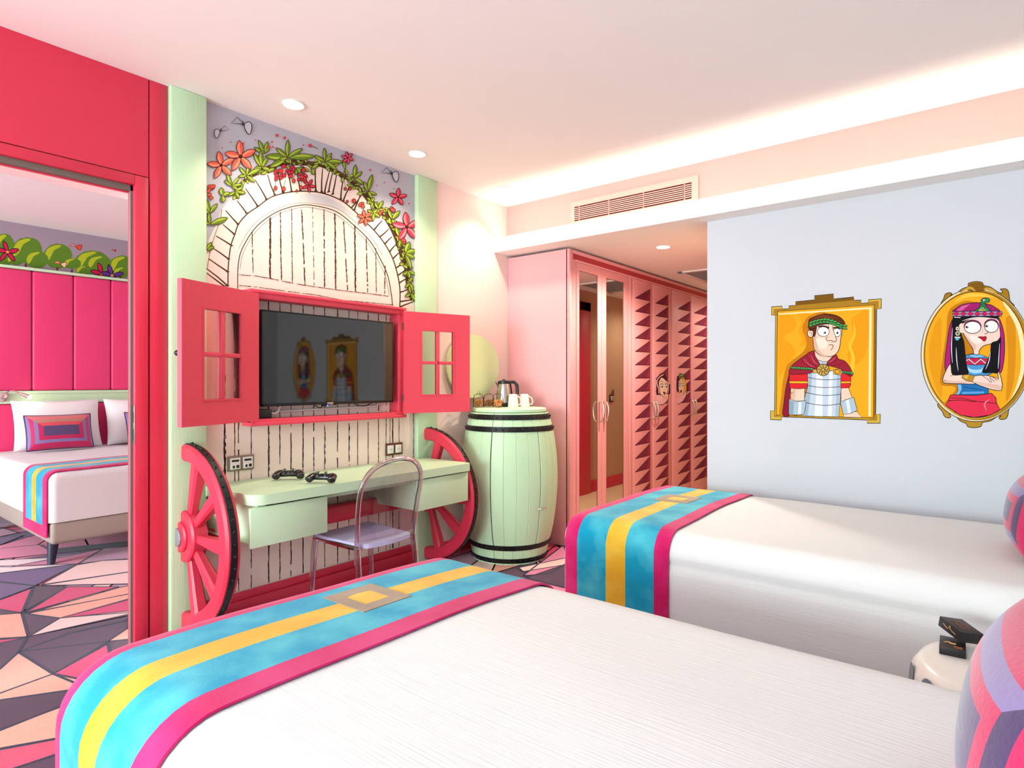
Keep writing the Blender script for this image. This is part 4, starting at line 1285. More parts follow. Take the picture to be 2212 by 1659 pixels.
# ------------------------------------------------------------------ bedside drum and the little black box
ns = thing('bedside_table', 'round white drum table with grey spots between the two beds', 'bedside table', (.075, 2.12, 0))
NSW = mat('white_lacquer', '#F0ECE6', .25, spec=.5)
m = MB(); m.lathe([(.001, 0), (.235, 0), (.262, .10), (.268, .25), (.266, .40), (.258, .465), (.240, .492), (.22, .5), (.001, .5)], (.075, 2.12, 0), NSW, 56); m.build('drum', ns, smooth=60)
m = MB(); sm = mat('slate_spots', '#7E8794', .5)
rr = random.Random(3)
for k in range(30):
    a = 2 * PI * k / 30 * 2.0 + rr.uniform(-.1, .1); z0 = .44 - .1 * (k % 4) + rr.uniform(-.02, .02)
    def pr(z): return .2675 if .1 < z < .40 else .2675 - (z - .40) * .13
    W = .030; Hh = .028
    pts = [(W * math.cos(2 * PI * q / 14), Hh * math.sin(2 * PI * q / 14)) for q in range(14)]
    vs = [(.075 + (pr(z0 + b) + .002) * math.cos(a + u / .268), 2.12 + (pr(z0 + b) + .002) * math.sin(a + u / .268), z0 + b) for u, b in pts]
    m.add(vs, [tuple(range(14))], sm)
m.build('painted_spots', ns)
gb = thing('gift_box', 'small black box with copper lettering, open on the bedside table', 'box', (-.088, 2.176, .5005), (0, 0, R_(2)))
BK = mat('black_card', '#17151A', .45)
m = MB(); m.box((-.031, -.048, 0), (.031, .048, .022), BK, .001); m.build('tray', gb, local=True)
m = MB(); cop = mat('copper_foil', '#C8803C', .35, metal=.8)
m.tube(spline([(-.020, -.006, .0222), (-.010, .001, .0222), (-.002, -.007, .0222), (.008, -.006, .0222)], False), .0022, mat('gold_foil', '#E8C27A', .3, metal=.6), 6)
for a, b, y in ((.002, .024, -.026), (.004, .022, -.036)):
    m.tube(spline([(a + (b - a) * q / 9, y + .003 * math.sin(q * 2.1), .0222) for q in range(10)], False), .001, cop, 5)
m.build('foil_print', gb, local=True)
ld = bpy.data.objects.new('lid', None); C.objects.link(ld); ld.parent = gb; ld.location = (.020, .054, .046); ld.rotation_euler = (R_(5), R_(7), R_(33))
m = MB(); m.box((-.033, -.050, -.015), (.033, .050, .015), BK, .001); m.build('lid_shell', ld, local=True)
m = MB()
for y, n0 in ((-.015, 0), (.012, 2)):
    m.tube(spline([(y * .6 + .004 * math.sin(q * 1.9 + n0), -.026 + .052 * q / 9, .0152) for q in range(10)], False), .0011, mat('copper_print', '#8E4A34', .5, metal=.5), 5)
m.tube(spline([(-.0333, .030, .002), (-.0333, .010, -.003), (-.0333, .004, .0), (-.0333, .0, .009), (-.0333, -.004, .0), (-.0333, -.028, -.004)], False), .0007, mat('gold_foil', '#E8C27A', .3, metal=.6), 5)
m.build('foil_print', ld, local=True)
# ================================================================== mural behind the desk (flat print on the wall)
BR_ = '#4A331F'
mur = thing('mural', 'printed mural of an arched plank door under a flowering garland', 'mural', (MX, 2.19, 0))
SKY = mat('mural_grey_sky', '#B4B1BC', .8, var=.06, vscale=2)
CRE = mat('mural_cream', '#F2DED2', .8, var=.03, vscale=3)
m = MB(); m.box((MX - .002, 1.463, .0), (MX + .0006, 2.924, H - .002), SKY); m.build('sky_ground', mur)
S_ = .2894
ms = lambda u, v: on_x(420 + u * S_, 200 + v * S_, MX)
A = Art(ms, (1, 0, 0), .0010)
outer = [(60, 1330), (85, 1180), (110, 1090), (150, 1010), (205, 870), (270, 790), (330, 690), (430, 625), (520, 598), (640, 570), (800, 535), (960, 552), (1060, 600), (1150, 670), (1230, 735), (1290, 800), (1390, 905), (1445, 990), (1490, 1080), (1530, 1170), (1565, 1270), (1595, 1370), (1620, 1460), (1642, 1570)]
outl = [ms(u, v) for u, v in outer]
A2 = Art(lambda y, z: Vector((MX, y, z)), (1, 0, 0), .0009)
yz = [(1.463, 2.0)] + [(min(2.922, max(1.463, p.y)), p.z) for p in outl] + [(2.922, 1.70), (2.922, .0), (1.463, .0)]
A2.fill([(a, b) for a, b in yz], CRE)
inner = [(250, 1448), (252, 1300), (270, 1150), (300, 1060), (330, 980), (395, 905), (475, 850), (540, 800), (605, 768), (720, 742), (850, 737), (970, 755), (1100, 808), (1190, 880), (1250, 940), (1340, 1028), (1420, 1130), (1480, 1240), (1518, 1370), (1534, 1480), (1532, 1600)]
A.fill([(560, 830), (700, 775), (850, 755), (980, 775), (1060, 815), (1180, 900), (1260, 980), (1180, 930), (1050, 860), (900, 822), (780, 815), (640, 850), (560, 890)], '#D3CFD0', True)
A.line(inner, 9, BR_, True)
for k in range(len(inner) - 1):
    pass
door = [(322, 1465), (325, 1300), (350, 1180), (430, 1040), (520, 950), (640, 880), (780, 842), (900, 845), (1060, 890), (1200, 1000), (1310, 1110), (1380, 1230), (1440, 1360), (1468, 1500), (1478, 1590)]
A.line(door, 7, BR_, True)
A.line([(u + 14 * (1 if u < 880 else -1), v + 16) for u, v in door[1:-1]], 3, BR_, True)
A.line([(u - 22 * (1 if u < 880 else -1), v - 14) for u, v in door[2:-3]], 3, '#7A6450', True)
DIV = [((390, 902), (318, 808)), ((475, 852), (380, 715)), ((540, 800), (452, 652)), ((602, 770), (545, 612)), ((662, 752), (622, 590)), ((725, 742), (698, 600)), ((790, 738), (765, 600)), ((905, 740), (902, 560)), ((948, 748), (956, 570)),
       ((968, 756), (1006, 592)), ((1030, 762), (1060, 615)), ((1000, 745), (1030, 600)), ((1090, 800), (1112, 640)), ((1108, 812), (1162, 690)), ((1190, 880), (1242, 755)), ((1170, 860), (1230, 790)), ((327, 985), (232, 880)), ((300, 1060), (212, 985)), ((282, 1145), (160, 1070)),
       ((258, 1245), (135, 1160)), ((252, 1340), (105, 1240)), ((250, 1445), (88, 1312)), ((225, 1448), (88, 1345)), ((1340, 1025), (1402, 955)), ((1380, 1080), (1450, 1018)), ((1420, 1130), (1475, 1075)), ((1455, 1190), (1507, 1130)), ((1480, 1240), (1532, 1190)),
       ((1502, 1310), (1562, 1262)), ((1516, 1365), (1577, 1320)), ((1530, 1420), (1584, 1388)), ((1535, 1490), (1592, 1468)), ((1535, 1560), (1620, 1548)), ((1535, 1600), (1622, 1565))]
for a, b in DIV:
    mx = ((a[0] + b[0]) / 2 + rng.uniform(-4, 4), (a[1] + b[1]) / 2 + rng.uniform(-4, 4))
    A.line([a, mx, b], 12, BR_, w2=7)
    A.fill([(a[0] - 14, a[1] + 3), (a[0] + 14, a[1] - 2), ((a[0] * 5 + b[0]) / 6, (a[1] * 5 + b[1]) / 6)], BR_)
A.line([(205, 872), (190, 960), (160, 1040), (120, 1160), (95, 1310)], 4, BR_)


def sketch(P0, P1, w, art, seed, gap=.0, scale=1.0, col=BR_, n=26):
    """hand drawn stroke: wobbles and changes thickness"""
    r = random.Random(seed); ww = w
    pts = []
    for k in range(n + 1):
        t_ = k / n
        pts.append((P0[0] + (P1[0] - P0[0]) * t_ + r.uniform(-1, 1) * w * .18, P0[1] + (P1[1] - P0[1]) * t_))
    for k in range(n):
        if r.random() < gap: continue
        w1 = w * r.uniform(.45, 1.15)
        art.line([pts[k], pts[k + 1]], w1, col, w2=w * r.uniform(.45, 1.15))


for k, (x0, y0, x1, y1, w, g) in enumerate(((430, 1040, 436, 1345, 8, .12), (565, 930, 563, 1388, 15, 0), (640, 893, 648, 1400, 9, .08), (724, 868, 730, 1418, 7, 0), (798, 850, 824, 1440, 10, .12), (880, 852, 892, 1440, 5, .25), (965, 870, 970, 1455, 10, .05),
                                          (1047, 902, 1053, 1468, 12, 0), (1112, 962, 1142, 1475, 8, .1), (1195, 988, 1200, 1485, 12, 0), (1280, 1085, 1292, 1492, 8, .12), (1352, 1160, 1356, 1495, 6, 0), (1422, 1292, 1418, 1500, 8, .1))):
    sketch((x0, y0), (x1, y1), w, A, 50 + k, g)
for k, pts in enumerate(([(330, 1360), (450, 1368), (560, 1387), (740, 1425), (900, 1450), (1100, 1478), (1300, 1500), (1448, 1520)], [(330, 1440), (450, 1450), (560, 1466), (740, 1490), (900, 1510), (1100, 1550), (1300, 1568), (1482, 1585)])):
    for i in range(len(pts) - 1): sketch(pts[i], pts[i + 1], 6, A, 90 + 10 * k + i, .18 if i < 3 else .05, n=8)
A.build('stone_arch', mur)
A2.build('cream_ground', mur)
# plank joints from the cabinet down to the floor
A = Art(lambda y, z: Vector((MX, y, z)), (1, 0, 0), .0012, 1e-6)
for k, (u, w, g) in enumerate(((485, .011, 0), (507, .006, .05), (515, .007, .05), (542.6, .006, .03), (580, .008, .02), (604.3, .007, .1), (628.4, .007, .05), (654.3, .008, .02), (677.4, .007, .06), (701, .007, .04), (728.7, .008, .05), (753.4, .007, .1), (772.3, .006, .05), (795, .007, .05), (817.3, .007, .05),
                                (833.7, .006, .1), (842, .005, .2), (848, .010, .0), (861.6, .006, .15), (892.6, .006, 0))):
    y = on_x(u, 930, MX).y
    sketch((y, 1.755), (y, .148), w, A, 200 + k, g, col='#2A2224', n=46)
    if k in (0, 4, 9, 11): sketch((y + .006, 1.0), (y + .004, .6), w * .5, A, 300 + k, .4, col='#2A2224', n=20)
A.build('plank_joints', mur)

# garland
A = Art(ms, (1, 0, 0), .0030)
G1, G2 = '#66852A', '#A9BA3C'
vine = [(300, 770), (340, 690), (420, 620), (520, 570), (640, 530), (740, 520), (850, 530), (960, 545), (1060, 590), (1160, 655), (1250, 740), (1320, 820), (1400, 885), (1450, 960), (1500, 1060), (1540, 1180), (1575, 1300), (1600, 1440), (1620, 1545)]
vs = spline(vine, False, 5)
A.line(vs, 26, BR_); A.line(vs[38:], 44, BR_, taper=True); A.line(vs[8:45], 38, BR_, taper=True); A.line([(u + 9 * math.sin(i), v + 9 * math.cos(i * 1.7)) for i, (u, v) in enumerate(vs)], 12, '#5A4526')
r = random.Random(11)
for k in range(46):
    i = r.randrange(10, len(vs) - 8); a = vs[i]; b = vs[i + r.randrange(2, 7)]
    A.line([(a[0] + r.uniform(-22, 22), a[1] + r.uniform(-18, 26)), ((a[0] + b[0]) / 2 + r.uniform(-22, 22), (a[1] + b[1]) / 2 + r.uniform(-18, 22)), (b[0] + r.uniform(-24, 24), b[1] + r.uniform(-20, 28))], 9, BR_, True)
for i, (u, v) in enumerate(vs[::2]):
    for q in range(3):
        a = r.uniform(0, 2 * PI); rr = r.uniform(4, 26)
        A.leaf(u + rr * math.cos(a), v + rr * math.sin(a), r.uniform(0, 2 * PI), r.uniform(28, 52), r.uniform(14, 22), r.choice((G1, '#7A9A30', '#8AA838')), r.choice((G2, '#B9CE4A')), 3)
for u, v in ((430, 600), (480, 585), (660, 520), (720, 530), (790, 540), (1200, 690), (1270, 760), (1340, 860), (1560, 1240), (1590, 1380), (1600, 1500)):
    for q in range(6): A.line([(u + r.uniform(-40, 40), v + r.uniform(-30, 40)), (u + r.uniform(-30, 30), v + r.uniform(-20, 30))], 4, BR_)
CL_ = [  # x, y, [(angle deg, length, width)...]
    (690, 485, [(183, 165, 48), (-2, 205, 46), (-88, 130, 34), (-30, 130, 34), (150, 150, 44), (-140, 110, 30), (168, 60, 30)]),
    (520, 455, [(-115, 110, 26), (-75, 90, 28), (-150, 90, 26), (-50, 60, 20)]), (500, 560, [(-120, 120, 34), (-95, 125, 34), (-60, 90, 30), (170, 60, 30), (20, 70, 28)]),
    (970, 515, [(-92, 100, 26), (-50, 80, 24), (-150, 90, 26), (2, 135, 36), (35, 110, 28), (-30, 60, 24)]),
    (385, 620, [(-130, 80, 24), (-75, 90, 24), (-25, 120, 30), (175, 60, 22), (40, 80, 26)]), (275, 700, [(-110, 105, 26), (-140, 70, 22), (-50, 90, 24), (-10, 80, 24), (30, 70, 22)]),
    (300, 740, [(-30, 70, 24), (60, 60, 24), (150, 60, 22), (10, 80, 22)]), (205, 770, [(-100, 60, 36), (80, 50, 36), (-20, 60, 30)]), (110, 900, [(-105, 110, 32), (-50, 90, 30), (-150, 60, 26)]),
    (112, 985, [(-20, 140, 42), (-95, 90, 26), (-150, 50, 20)]), (90, 1180, [(-60, 70, 36), (-30, 60, 26)]), (540, 590, [(-20, 60, 26), (160, 50, 26)]),
    (870, 570, [(-30, 60, 26), (70, 50, 28)]), (800, 560, [(80, 55, 26), (150, 50, 26), (30, 60, 26)]), (760, 560, [(100, 55, 26), (60, 50, 26)]),
    (1190, 640, [(-85, 100, 30), (-40, 75, 26), (35, 80, 28), (150, 60, 22)]), (1290, 740, [(-75, 130, 34), (-110, 80, 24), (20, 70, 24), (60, 60, 22)]), (1120, 570, [(-100, 60, 22), (70, 50, 22)]),
    (1370, 870, [(-60, 70, 26), (150, 60, 26), (100, 60, 26), (-120, 60, 24), (20, 60, 26)]), (1330, 900, [(150, 60, 26), (90, 60, 26), (-150, 50, 24), (30, 60, 24)]),
    (1470, 945, [(-45, 85, 34), (-110, 80, 26), (70, 70, 26)]), (1530, 1090, [(-110, 100, 30), (60, 80, 26), (100, 70, 24)]), (1570, 1200, [(-70, 90, 44), (-15, 80, 40), (70, 130, 32), (30, 80, 30)]),
    (1590, 1330, [(30, 60, 28), (140, 50, 24), (80, 60, 26)]), (1600, 1420, [(70, 70, 30), (130, 50, 22), (-60, 50, 24)]), (1610, 1500, [(60, 60, 26), (150, 50, 24), (-100, 60, 24)])]
for x, y, ls in CL_:
    for a, l, w in ls: A.leaf(x, y, R_(a), l, w, G1, G2, 4)
CO1, CO2 = '#E2604A', '#F09074'
A.flower(340, 480, 120, CO1, CO2, R_(-95), 5); A.flower(195, 545, 105, CO1, CO2, R_(-100), 5)
A.flower(848, 695, 52, '#C8283C', '#DB4A52', R_(-60), 5); A.flower(1268, 935, 60, '#DC5A42', '#EA8064', R_(-100), 6)
A.flower(1138, 490, 48, '#CE2F52', '#E56A7C', R_(-100), 6); A.flower(1515, 782, 68, '#D42E4C', '#E86A78', R_(-85), 5); A.flower(1580, 1005, 112, '#D83A54', '#EE8088', R_(-95), 5)
r = random.Random(21)
for x, y, n, sx, sy, c in ((625, 610, 9, 26, 40, '#D0303C'), (700, 590, 9, 40, 45, '#CC2A3E'), (790, 620, 10, 36, 40, '#CE3240'), (125, 745, 8, 26, 45, '#DC5040'), (1560, 1110, 4, 16, 20, '#DA4A48'), (1400, 895, 3, 20, 12, '#DC5A42'), (1470, 870, 4, 26, 16, '#D84A44'), (1240, 840, 3, 20, 12, '#DC5A42')):
    for k in range(n):
        bx_, by_ = x + r.uniform(-sx, sx), y + r.uniform(-sy, sy)
        A.shape(ellipse(bx_, by_, r.uniform(9, 17), r.uniform(11, 19), 14, r.uniform(0, 3)), c, 4, '#3A1A18', smooth=False)
for x, y, rr in ((600, 715, 13), (660, 720, 14), (735, 660, 13), (790, 710, 12), (758, 735, 8), (1120, 720, 10), (1155, 720, 10), (1135, 815, 9), (1185, 810, 14)): A.shape(ellipse(x, y, rr, rr * 1.2, 14), '#D2403A', 4, '#3A1A18', smooth=False)
for x, y in ((600, 715), (660, 720), (735, 660), (790, 710), (1120, 720), (1155, 720)): A.line([(x, y - 14), (x + r.uniform(-8, 16), y - 70)], 3, BR_)
for x, y, rr in ((265, 372, 5), (360, 382, 7), (450, 357, 5), (574, 370, 7), (612, 322, 11), (668, 340, 10), (808, 394, 6), (858, 398, 13), (202, 415, 4), (1308, 580, 7), (1412, 672, 5), (1355, 695, 4), (1482, 718, 4), (1596, 830, 5), (552, 408, 11), (580, 408, 7)):
    A.fill(ellipse(x, y, rr, rr * 1.1, 12), '#D23A50')
A.line([(868, 402), (905, 415), (915, 425)], 4, BR_)
for cx_, cy_, s_, fl_ in ((365, 235, 1, 1), (185, 285, .72, -1), (1470, 603, .85, 1)):
    T = lambda u, v: (cx_ + u * s_ * fl_, cy_ + v * s_)
    A.line([T(0, 0), T(-50, -48), T(-96, -4), T(-40, 2), T(0, 0)], 5 * s_, '#3A2E30')
    A.shape([T(0, 8), T(10, -5), T(38, -14), T(56, 8), T(54, 50), T(38, 80), T(12, 50)], '#C2BFC9', 6 * s_, '#3A2E30')
    A.line([T(-14, 0), T(-10, -18), T(-2, -10)], 4 * s_, '#3A2E30', True); A.line([T(-14, 4), T(6, 12)], 12 * s_, '#3A2E30')
A.build('garland', mur)

# ================================================================== painted portraits on the grey wall
WY = 3.93
INK = '#1B1416'
Q_ = .1989
rp = lambda u, v: on_y(1640 + u * Q_, 610 + v * Q_, WY)
pr1 = thing('portrait', 'painted portrait of a Roman soldier in a square gold frame', 'picture', (-.77, WY, 1.4))
A = Art(rp, (0, -1, 0), .0008)
A.shape([(135, 265), (250, 258), (252, 290), (322, 285), (322, 255), (395, 250), (395, 210), (600, 190), (600, 145), (808, 125), (810, 180), (1028, 158), (1030, 195), (1108, 192), (1108, 228), (1185, 222), (1185, 188), (1327, 178), (1325, 285), (1275, 290), (1265, 1430), (1315, 1430),
         (1315, 1530), (1172, 1530), (1172, 1495), (245, 1460), (242, 1495), (122, 1490), (125, 1392), (168, 1392), (178, 360), (135, 355)], '#A97C20', 7, INK, smooth=False)
A.fill([(400, 214), (604, 194), (604, 150), (804, 130), (806, 184), (1024, 163), (1026, 192), (400, 250)], '#7A520F')
for P4 in ([(140, 270), (246, 263), (246, 282), (155, 290), (155, 350), (140, 350)], [(1190, 193), (1322, 183), (1320, 280), (1296, 282), (1298, 200), (1190, 210)], [(1176, 1500), (1280, 1500), (1280, 1434), (1310, 1434), (1310, 1525), (1176, 1525)], [(128, 1396), (160, 1396), (160, 1460), (236, 1462), (236, 1490), (128, 1486)]):
    A.fill(P4, '#D0AC48')
A.fill([(180, 362), (192, 362), (184, 1440), (172, 1440)], '#CBA23A'); A.fill([(1256, 292), (1270, 290), (1262, 1430), (1248, 1470)], '#8A6016'); A.fill([(190, 1452), (1240, 1478), (1172, 1490), (245, 1456)], '#C79E38')
A.build('painted_frame', pr1)
A = Art(rp, (0, -1, 0), .0018)
A.shape([(200, 315), (1250, 245), (1240, 1470), (188, 1440)], '#F0A81C', 7, INK, smooth=False)
for P4 in ([(330, 360), (400, 420), (380, 520), (300, 560), (280, 620), (350, 680), (390, 760), (330, 860), (240, 1000), (215, 1000), (215, 360)], [(420, 340), (560, 350), (480, 430), (430, 520), (470, 610), (440, 700), (520, 640), (500, 480)], [(1000, 420), (1080, 340), (1180, 310), (1180, 700), (1050, 900), (960, 800), (1040, 600)]):
    A.fill(P4, '#E89A12', True)
A.fill([(1020, 420), (1050, 560), (1000, 680), (1040, 820), (1020, 1000), (960, 1100), (1000, 820), (970, 680), (1030, 560)], '#F7BE30', True)
A.fill([(215, 338), (1225, 270), (1225, 285), (1198, 290), (215, 352)], '#F8E3B0'); A.fill([(1196, 285), (1222, 283), (1212, 1455), (1186, 1452)], '#F8E3B0')
A.fill([(740, 338), (560, 355), (490, 430), (470, 510), (505, 600), (510, 690), (460, 770), (340, 860), (290, 930), (255, 1090), (240, 1250), (222, 1436), (330, 1440), (500, 1300), (640, 900), (760, 600)], '#C77A10', True)
A.build('painted_ground', pr1)
A = Art(rp, (0, -1, 0), .0030)
SK, SKD = '#F0CDB9', '#DDB09A'
A.shape([(350, 930), (325, 1000), (290, 1150), (270, 1300), (258, 1438), (325, 1440), (335, 1200), (360, 1000)], '#8A1230', 6)
A.shape([(345, 1140), (495, 1140), (492, 1300), (345, 1300)], SK, 6, smooth=False); A.fill([(360, 1155), (400, 1155), (385, 1290), (350, 1290)], SKD)
A.line([(345, 1190), (352, 1205), (368, 1195)], 5, INK, True)
A.shape([(890, 1140), (970, 1140), (1012, 1260), (890, 1310)], SK, 6, smooth=False)
A.shape([(920, 1430), (1060, 1400), (1112, 1468), (1000, 1466), (920, 1463)], SK, 6, smooth=False)
A.shape([(525, 960), (905, 960), (895, 1100), (885, 1250), (866, 1460), (468, 1450), (495, 1250), (528, 1130)], '#C4D0DF', 6, smooth=False)
for P4, c in (([(535, 965), (580, 965), (560, 1200), (530, 1450), (480, 1448), (500, 1250), (530, 1130)], '#9FB2C6'), ([(620, 970), (690, 970), (690, 1455), (600, 1452), (620, 1200)], '#E4EAF2'), ([(760, 970), (800, 970), (790, 1455), (745, 1455)], '#E4EAF2'), ([(850, 965), (900, 965), (880, 1250), (864, 1455), (830, 1455)], '#A9BACD')): A.fill(P4, c)
for pts in ([(528, 1030), (640, 1052), (760, 1058), (903, 1046)], [(525, 1118), (640, 1138), (760, 1142), (892, 1132)], [(495, 1192), (640, 1222), (760, 1228), (886, 1214)], [(490, 1302), (640, 1330), (760, 1334), (876, 1318)]): A.line(pts, 6, INK, True)
A.shape([(330, 985), (528, 980), (528, 1100), (522, 1148), (430, 1156), (332, 1148)], '#D8252B', 6, smooth=False); A.shape([(888, 985), (1000, 1000), (992, 1120), (975, 1145), (888, 1150)], '#D8252B', 6, smooth=False)
A.shape([(330, 1072), (527, 1074), (527, 1098), (330, 1096)], '#F0B428', 4, smooth=False); A.shape([(890, 1076), (994, 1074), (994, 1094), (890, 1098)], '#F0B428', 4, smooth=False)
A.shape([(325, 1268), (400, 1290), (505, 1285), (510, 1320), (495, 1400), (488, 1432), (400, 1440), (322, 1430)], '#AFC2D0', 6, smooth=False); A.fill([(330, 1280), (380, 1296), (370, 1432), (328, 1424)], '#8BA2B4'); A.fill([(430, 1300), (460, 1300), (455, 1432), (420, 1436)], '#DCE6EC')
A.shape([(882, 1300), (950, 1270), (1028, 1248), (1066, 1390), (1000, 1420), (915, 1436)], '#AFC2D0', 6, smooth=False); A.fill([(940, 1282), (975, 1270), (1000, 1415), (965, 1425)], '#DCE6EC')
A.shape([(600, 750), (810, 770), (795, 850), (700, 880), (620, 845)], SK, 6)
A.shape([(640, 845), (700, 862), (780, 850), (760, 905), (700, 915), (655, 900)], '#B9C6D6', 5)
CP, CPD = '#9A1C33', '#6E1024'
A.shape([(595, 745), (540, 765), (505, 790), (450, 828), (370, 890), (338, 932), (330, 992), (450, 998), (560, 985), (600, 960), (660, 910), (640, 850), (610, 800)], CP, 6)
A.shape([(800, 805), (840, 790), (862, 830), (930, 855), (985, 920), (1012, 985), (1006, 1020), (950, 1000), (880, 940), (760, 905), (735, 880)], CP, 6)
for pts in ([(590, 760), (600, 830), (650, 900)], [(510, 790), (560, 870), (630, 920)], [(450, 830), (520, 900), (610, 940)], [(860, 830), (800, 870), (750, 890)], [(930, 860), (850, 900), (780, 900)]): A.line(pts, 6, CPD, True); 
for pts in ([(560, 790), (600, 860), (640, 890)], [(480, 830), (540, 890), (600, 920)], [(830, 815), (790, 850), (760, 870)]): A.line(pts, 12, '#C05060', True, taper=True)
for a, b, n in (((342, 922), (575, 938), 9), ((900, 972), (1005, 982), 5)):
    for k in range(n):
        x, y = a[0] + (b[0] - a[0]) * k / n, a[1] + (b[1] - a[1]) * k / n
        A.leaf(x, y - 6, R_(28), 46, 26, '#2E8A3E', '#63B866', 5, INK)
A.shape([(582, 945), (640, 945), (640, 985), (590, 985)], '#C8A24A', 5, smooth=False)
A.shape(ellipse(695, 950, 68, 64), '#C9A552', 7, smooth=False)
for k in range(9):
    a = k * .72; A.line([(695 + 14 * math.cos(a), 950 + 14 * math.sin(a)), (695 + 44 * math.cos(a + .5), 950 + 40 * math.sin(a + .5)), (695 + 60 * math.cos(a + .2), 950 + 56 * math.sin(a + .2))], 8, '#4A3A18', True)
A.shape([(810, 942), (888, 940), (892, 1010), (806, 995)], '#C8A24A', 5, smooth=False); A.shape(ellipse(850, 970, 28, 26), '#E89A18', 5, smooth=False)
A.shape(ellipse(560, 555, 34, 42), SK, 6, smooth=False); A.line([(545, 545), (572, 548), (575, 570), (560, 575)], 4, INK, True)
A.shape([(605, 470), (588, 560), (588, 660), (605, 735), (660, 790), (740, 806), (815, 792), (866, 730), (886, 620), (894, 500), (800, 450), (690, 455)], SK, 7)
A.fill([(592, 560), (640, 640), (640, 720), (700, 780), (770, 800), (690, 802), (620, 750), (592, 660)], SKD, True); A.fill([(620, 610), (700, 610), (745, 660), (720, 720), (650, 710)], '#F7DFD0', True)
A.shape([(545, 470), (620, 480), (620, 520), (608, 580), (590, 585), (585, 530), (548, 520)], '#5A220C', 5)
A.shape([(540, 445), (548, 400), (610, 372), (640, 360), (700, 345), (760, 345), (830, 358), (885, 385), (925, 430), (930, 478), (905, 492), (880, 470), (760, 452), (640, 468), (605, 500), (540, 500)], '#642810', 7)
for pts in ([(590, 400), (680, 365), (760, 370)], [(640, 410), (740, 380), (840, 395)]): A.line(pts, 10, '#8A4420', True, taper=True)
for k in range(11):
    t_ = k / 10; x = 535 + 360 * t_; y = 462 - 48 * math.sin(PI * min(1, t_ * 1.1)) + 10 * t_
    A.leaf(x, y + 12, R_(-12 + 34 * t_), 66, 26, '#2C8E40', '#62BE62', 5, INK); A.leaf(x + 8, y - 6, R_(-40 + 50 * t_), 56, 24, '#2C8E40', '#62BE62', 5, INK)
A.shape(ellipse(698, 535, 64, 52, rot=.05), '#FFFFFF', 6, smooth=False); A.shape(ellipse(846, 545, 42, 46), '#FFFFFF', 6, smooth=False)
for x, y in ((714, 546), (850, 548)): A.fill(ellipse(x, y, 13, 13), INK); A.fill(ellipse(x - 5, y - 5, 4, 4), '#FFFFFF')
A.line([(640, 482), (700, 476), (760, 496)], 16, '#3A1608', True, w2=20); A.line([(800, 496), (840, 492), (886, 498)], 16, '#3A1608', True)
A.line([(750, 464), (757, 500)], 5, INK); A.line([(798, 470), (804, 500)], 5, INK)
A.shape([(788, 500), (806, 530), (825, 580), (838, 625), (830, 645), (800, 642), (776, 628), (742, 632), (728, 612), (742, 592), (770, 580), (776, 540)], SK, 0)
A.line([(800, 500), (820, 560), (838, 615), (834, 640), (815, 645), (780, 630), (745, 635), (728, 612), (745, 590)], 6, INK, True)
A.line([(790, 645), (793, 656)], 5, INK); A.line([(755, 680), (790, 678), (806, 688), (795, 715), (780, 738)], 6, INK, True)
A.line([(520, 760), (600, 745)], 3, INK)
A.build('painted_soldier', pr1)

Q2 = .2111
qp = lambda u, v: on_y(1960 + u * Q2, 590 + v * Q2, WY)
pr2 = thing('portrait', 'painted portrait of an Egyptian queen in an oval gold frame', 'picture', (-.06, WY, 1.4))
A = Art(qp, (0, -1, 0), .0008)
crest = [(345, 345), (372, 260), (392, 212), (440, 200), (458, 218), (438, 232), (470, 240), (500, 215), (560, 162), (620, 138), (622, 108), (660, 92), (710, 86), (765, 96), (785, 128), (850, 142), (930, 195), (968, 200), (970, 180), (950, 165), (1005, 160), (1035, 190), (1050, 280), (1090, 350), (900, 420), (500, 420)]
A.shape(crest, '#A3751B', 7, INK, sub=4)
foot = [(335, 1320), (360, 1420), (385, 1470), (430, 1482), (445, 1462), (430, 1440), (480, 1448), (540, 1512), (602, 1540), (620, 1572), (690, 1582), (752, 1568), (770, 1530), (850, 1512), (920, 1468), (958, 1462), (938, 1480), (960, 1498), (1018, 1480), (1040, 1390), (1062, 1310), (800, 1250)]
A.shape(foot, '#B58A28', 7, INK, sub=4)
A.shape(ellipse(706, 838, 566, 682, 60), '#E9D7B4', 7, INK, smooth=False); A.shape(ellipse(716, 838, 548, 668, 60), '#A97C20', 0, smooth=False); A.fill(ellipse(690, 838, 526, 655, 60), '#C89A34')
A.fill([(640, 110), (760, 104), (790, 180), (620, 180)], '#7E560F', True); A.line([(540, 200), (640, 150), (700, 190)], 26, '#C79A3A', True, taper=True); A.line([(780, 160), (860, 170), (930, 230)], 26, '#C79A3A', True, taper=True)
A.build('painted_frame', pr2)
A = Art(qp, (0, -1, 0), .0018)
A.shape(ellipse(700, 833, 524, 644, 60), '#EFA71B', 7, INK, smooth=False)
A.fill([(330, 460), (350, 520), (345, 900), (360, 1200), (330, 1260), (240, 1000), (225, 760), (270, 560)], '#E49812', True)
A.fill([(1010, 460), (1090, 470), (1110, 700), (1090, 1100), (1010, 1310), (1030, 900), (1020, 700)], '#D98C10', True)
A.fill([(640, 285), (500, 320), (430, 380), (405, 480), (400, 600), (370, 800), (345, 1000), (345, 1140), (480, 1160), (485, 1210), (405, 1300), (380, 1350), (560, 1400), (700, 900), (720, 400)], '#C47A10', True)
A.fill([(600, 215), (760, 215), (900, 250), (760, 240), (600, 250), (480, 300)], '#F6C348', True)
A.fill([(975, 295), (1060, 370), (1150, 520), (1195, 720), (1200, 950), (1150, 1140), (1060, 1290), (1120, 1140), (1160, 950), (1150, 720), (1100, 520)], '#F8E3B0', True)
A.build('painted_ground', pr2)
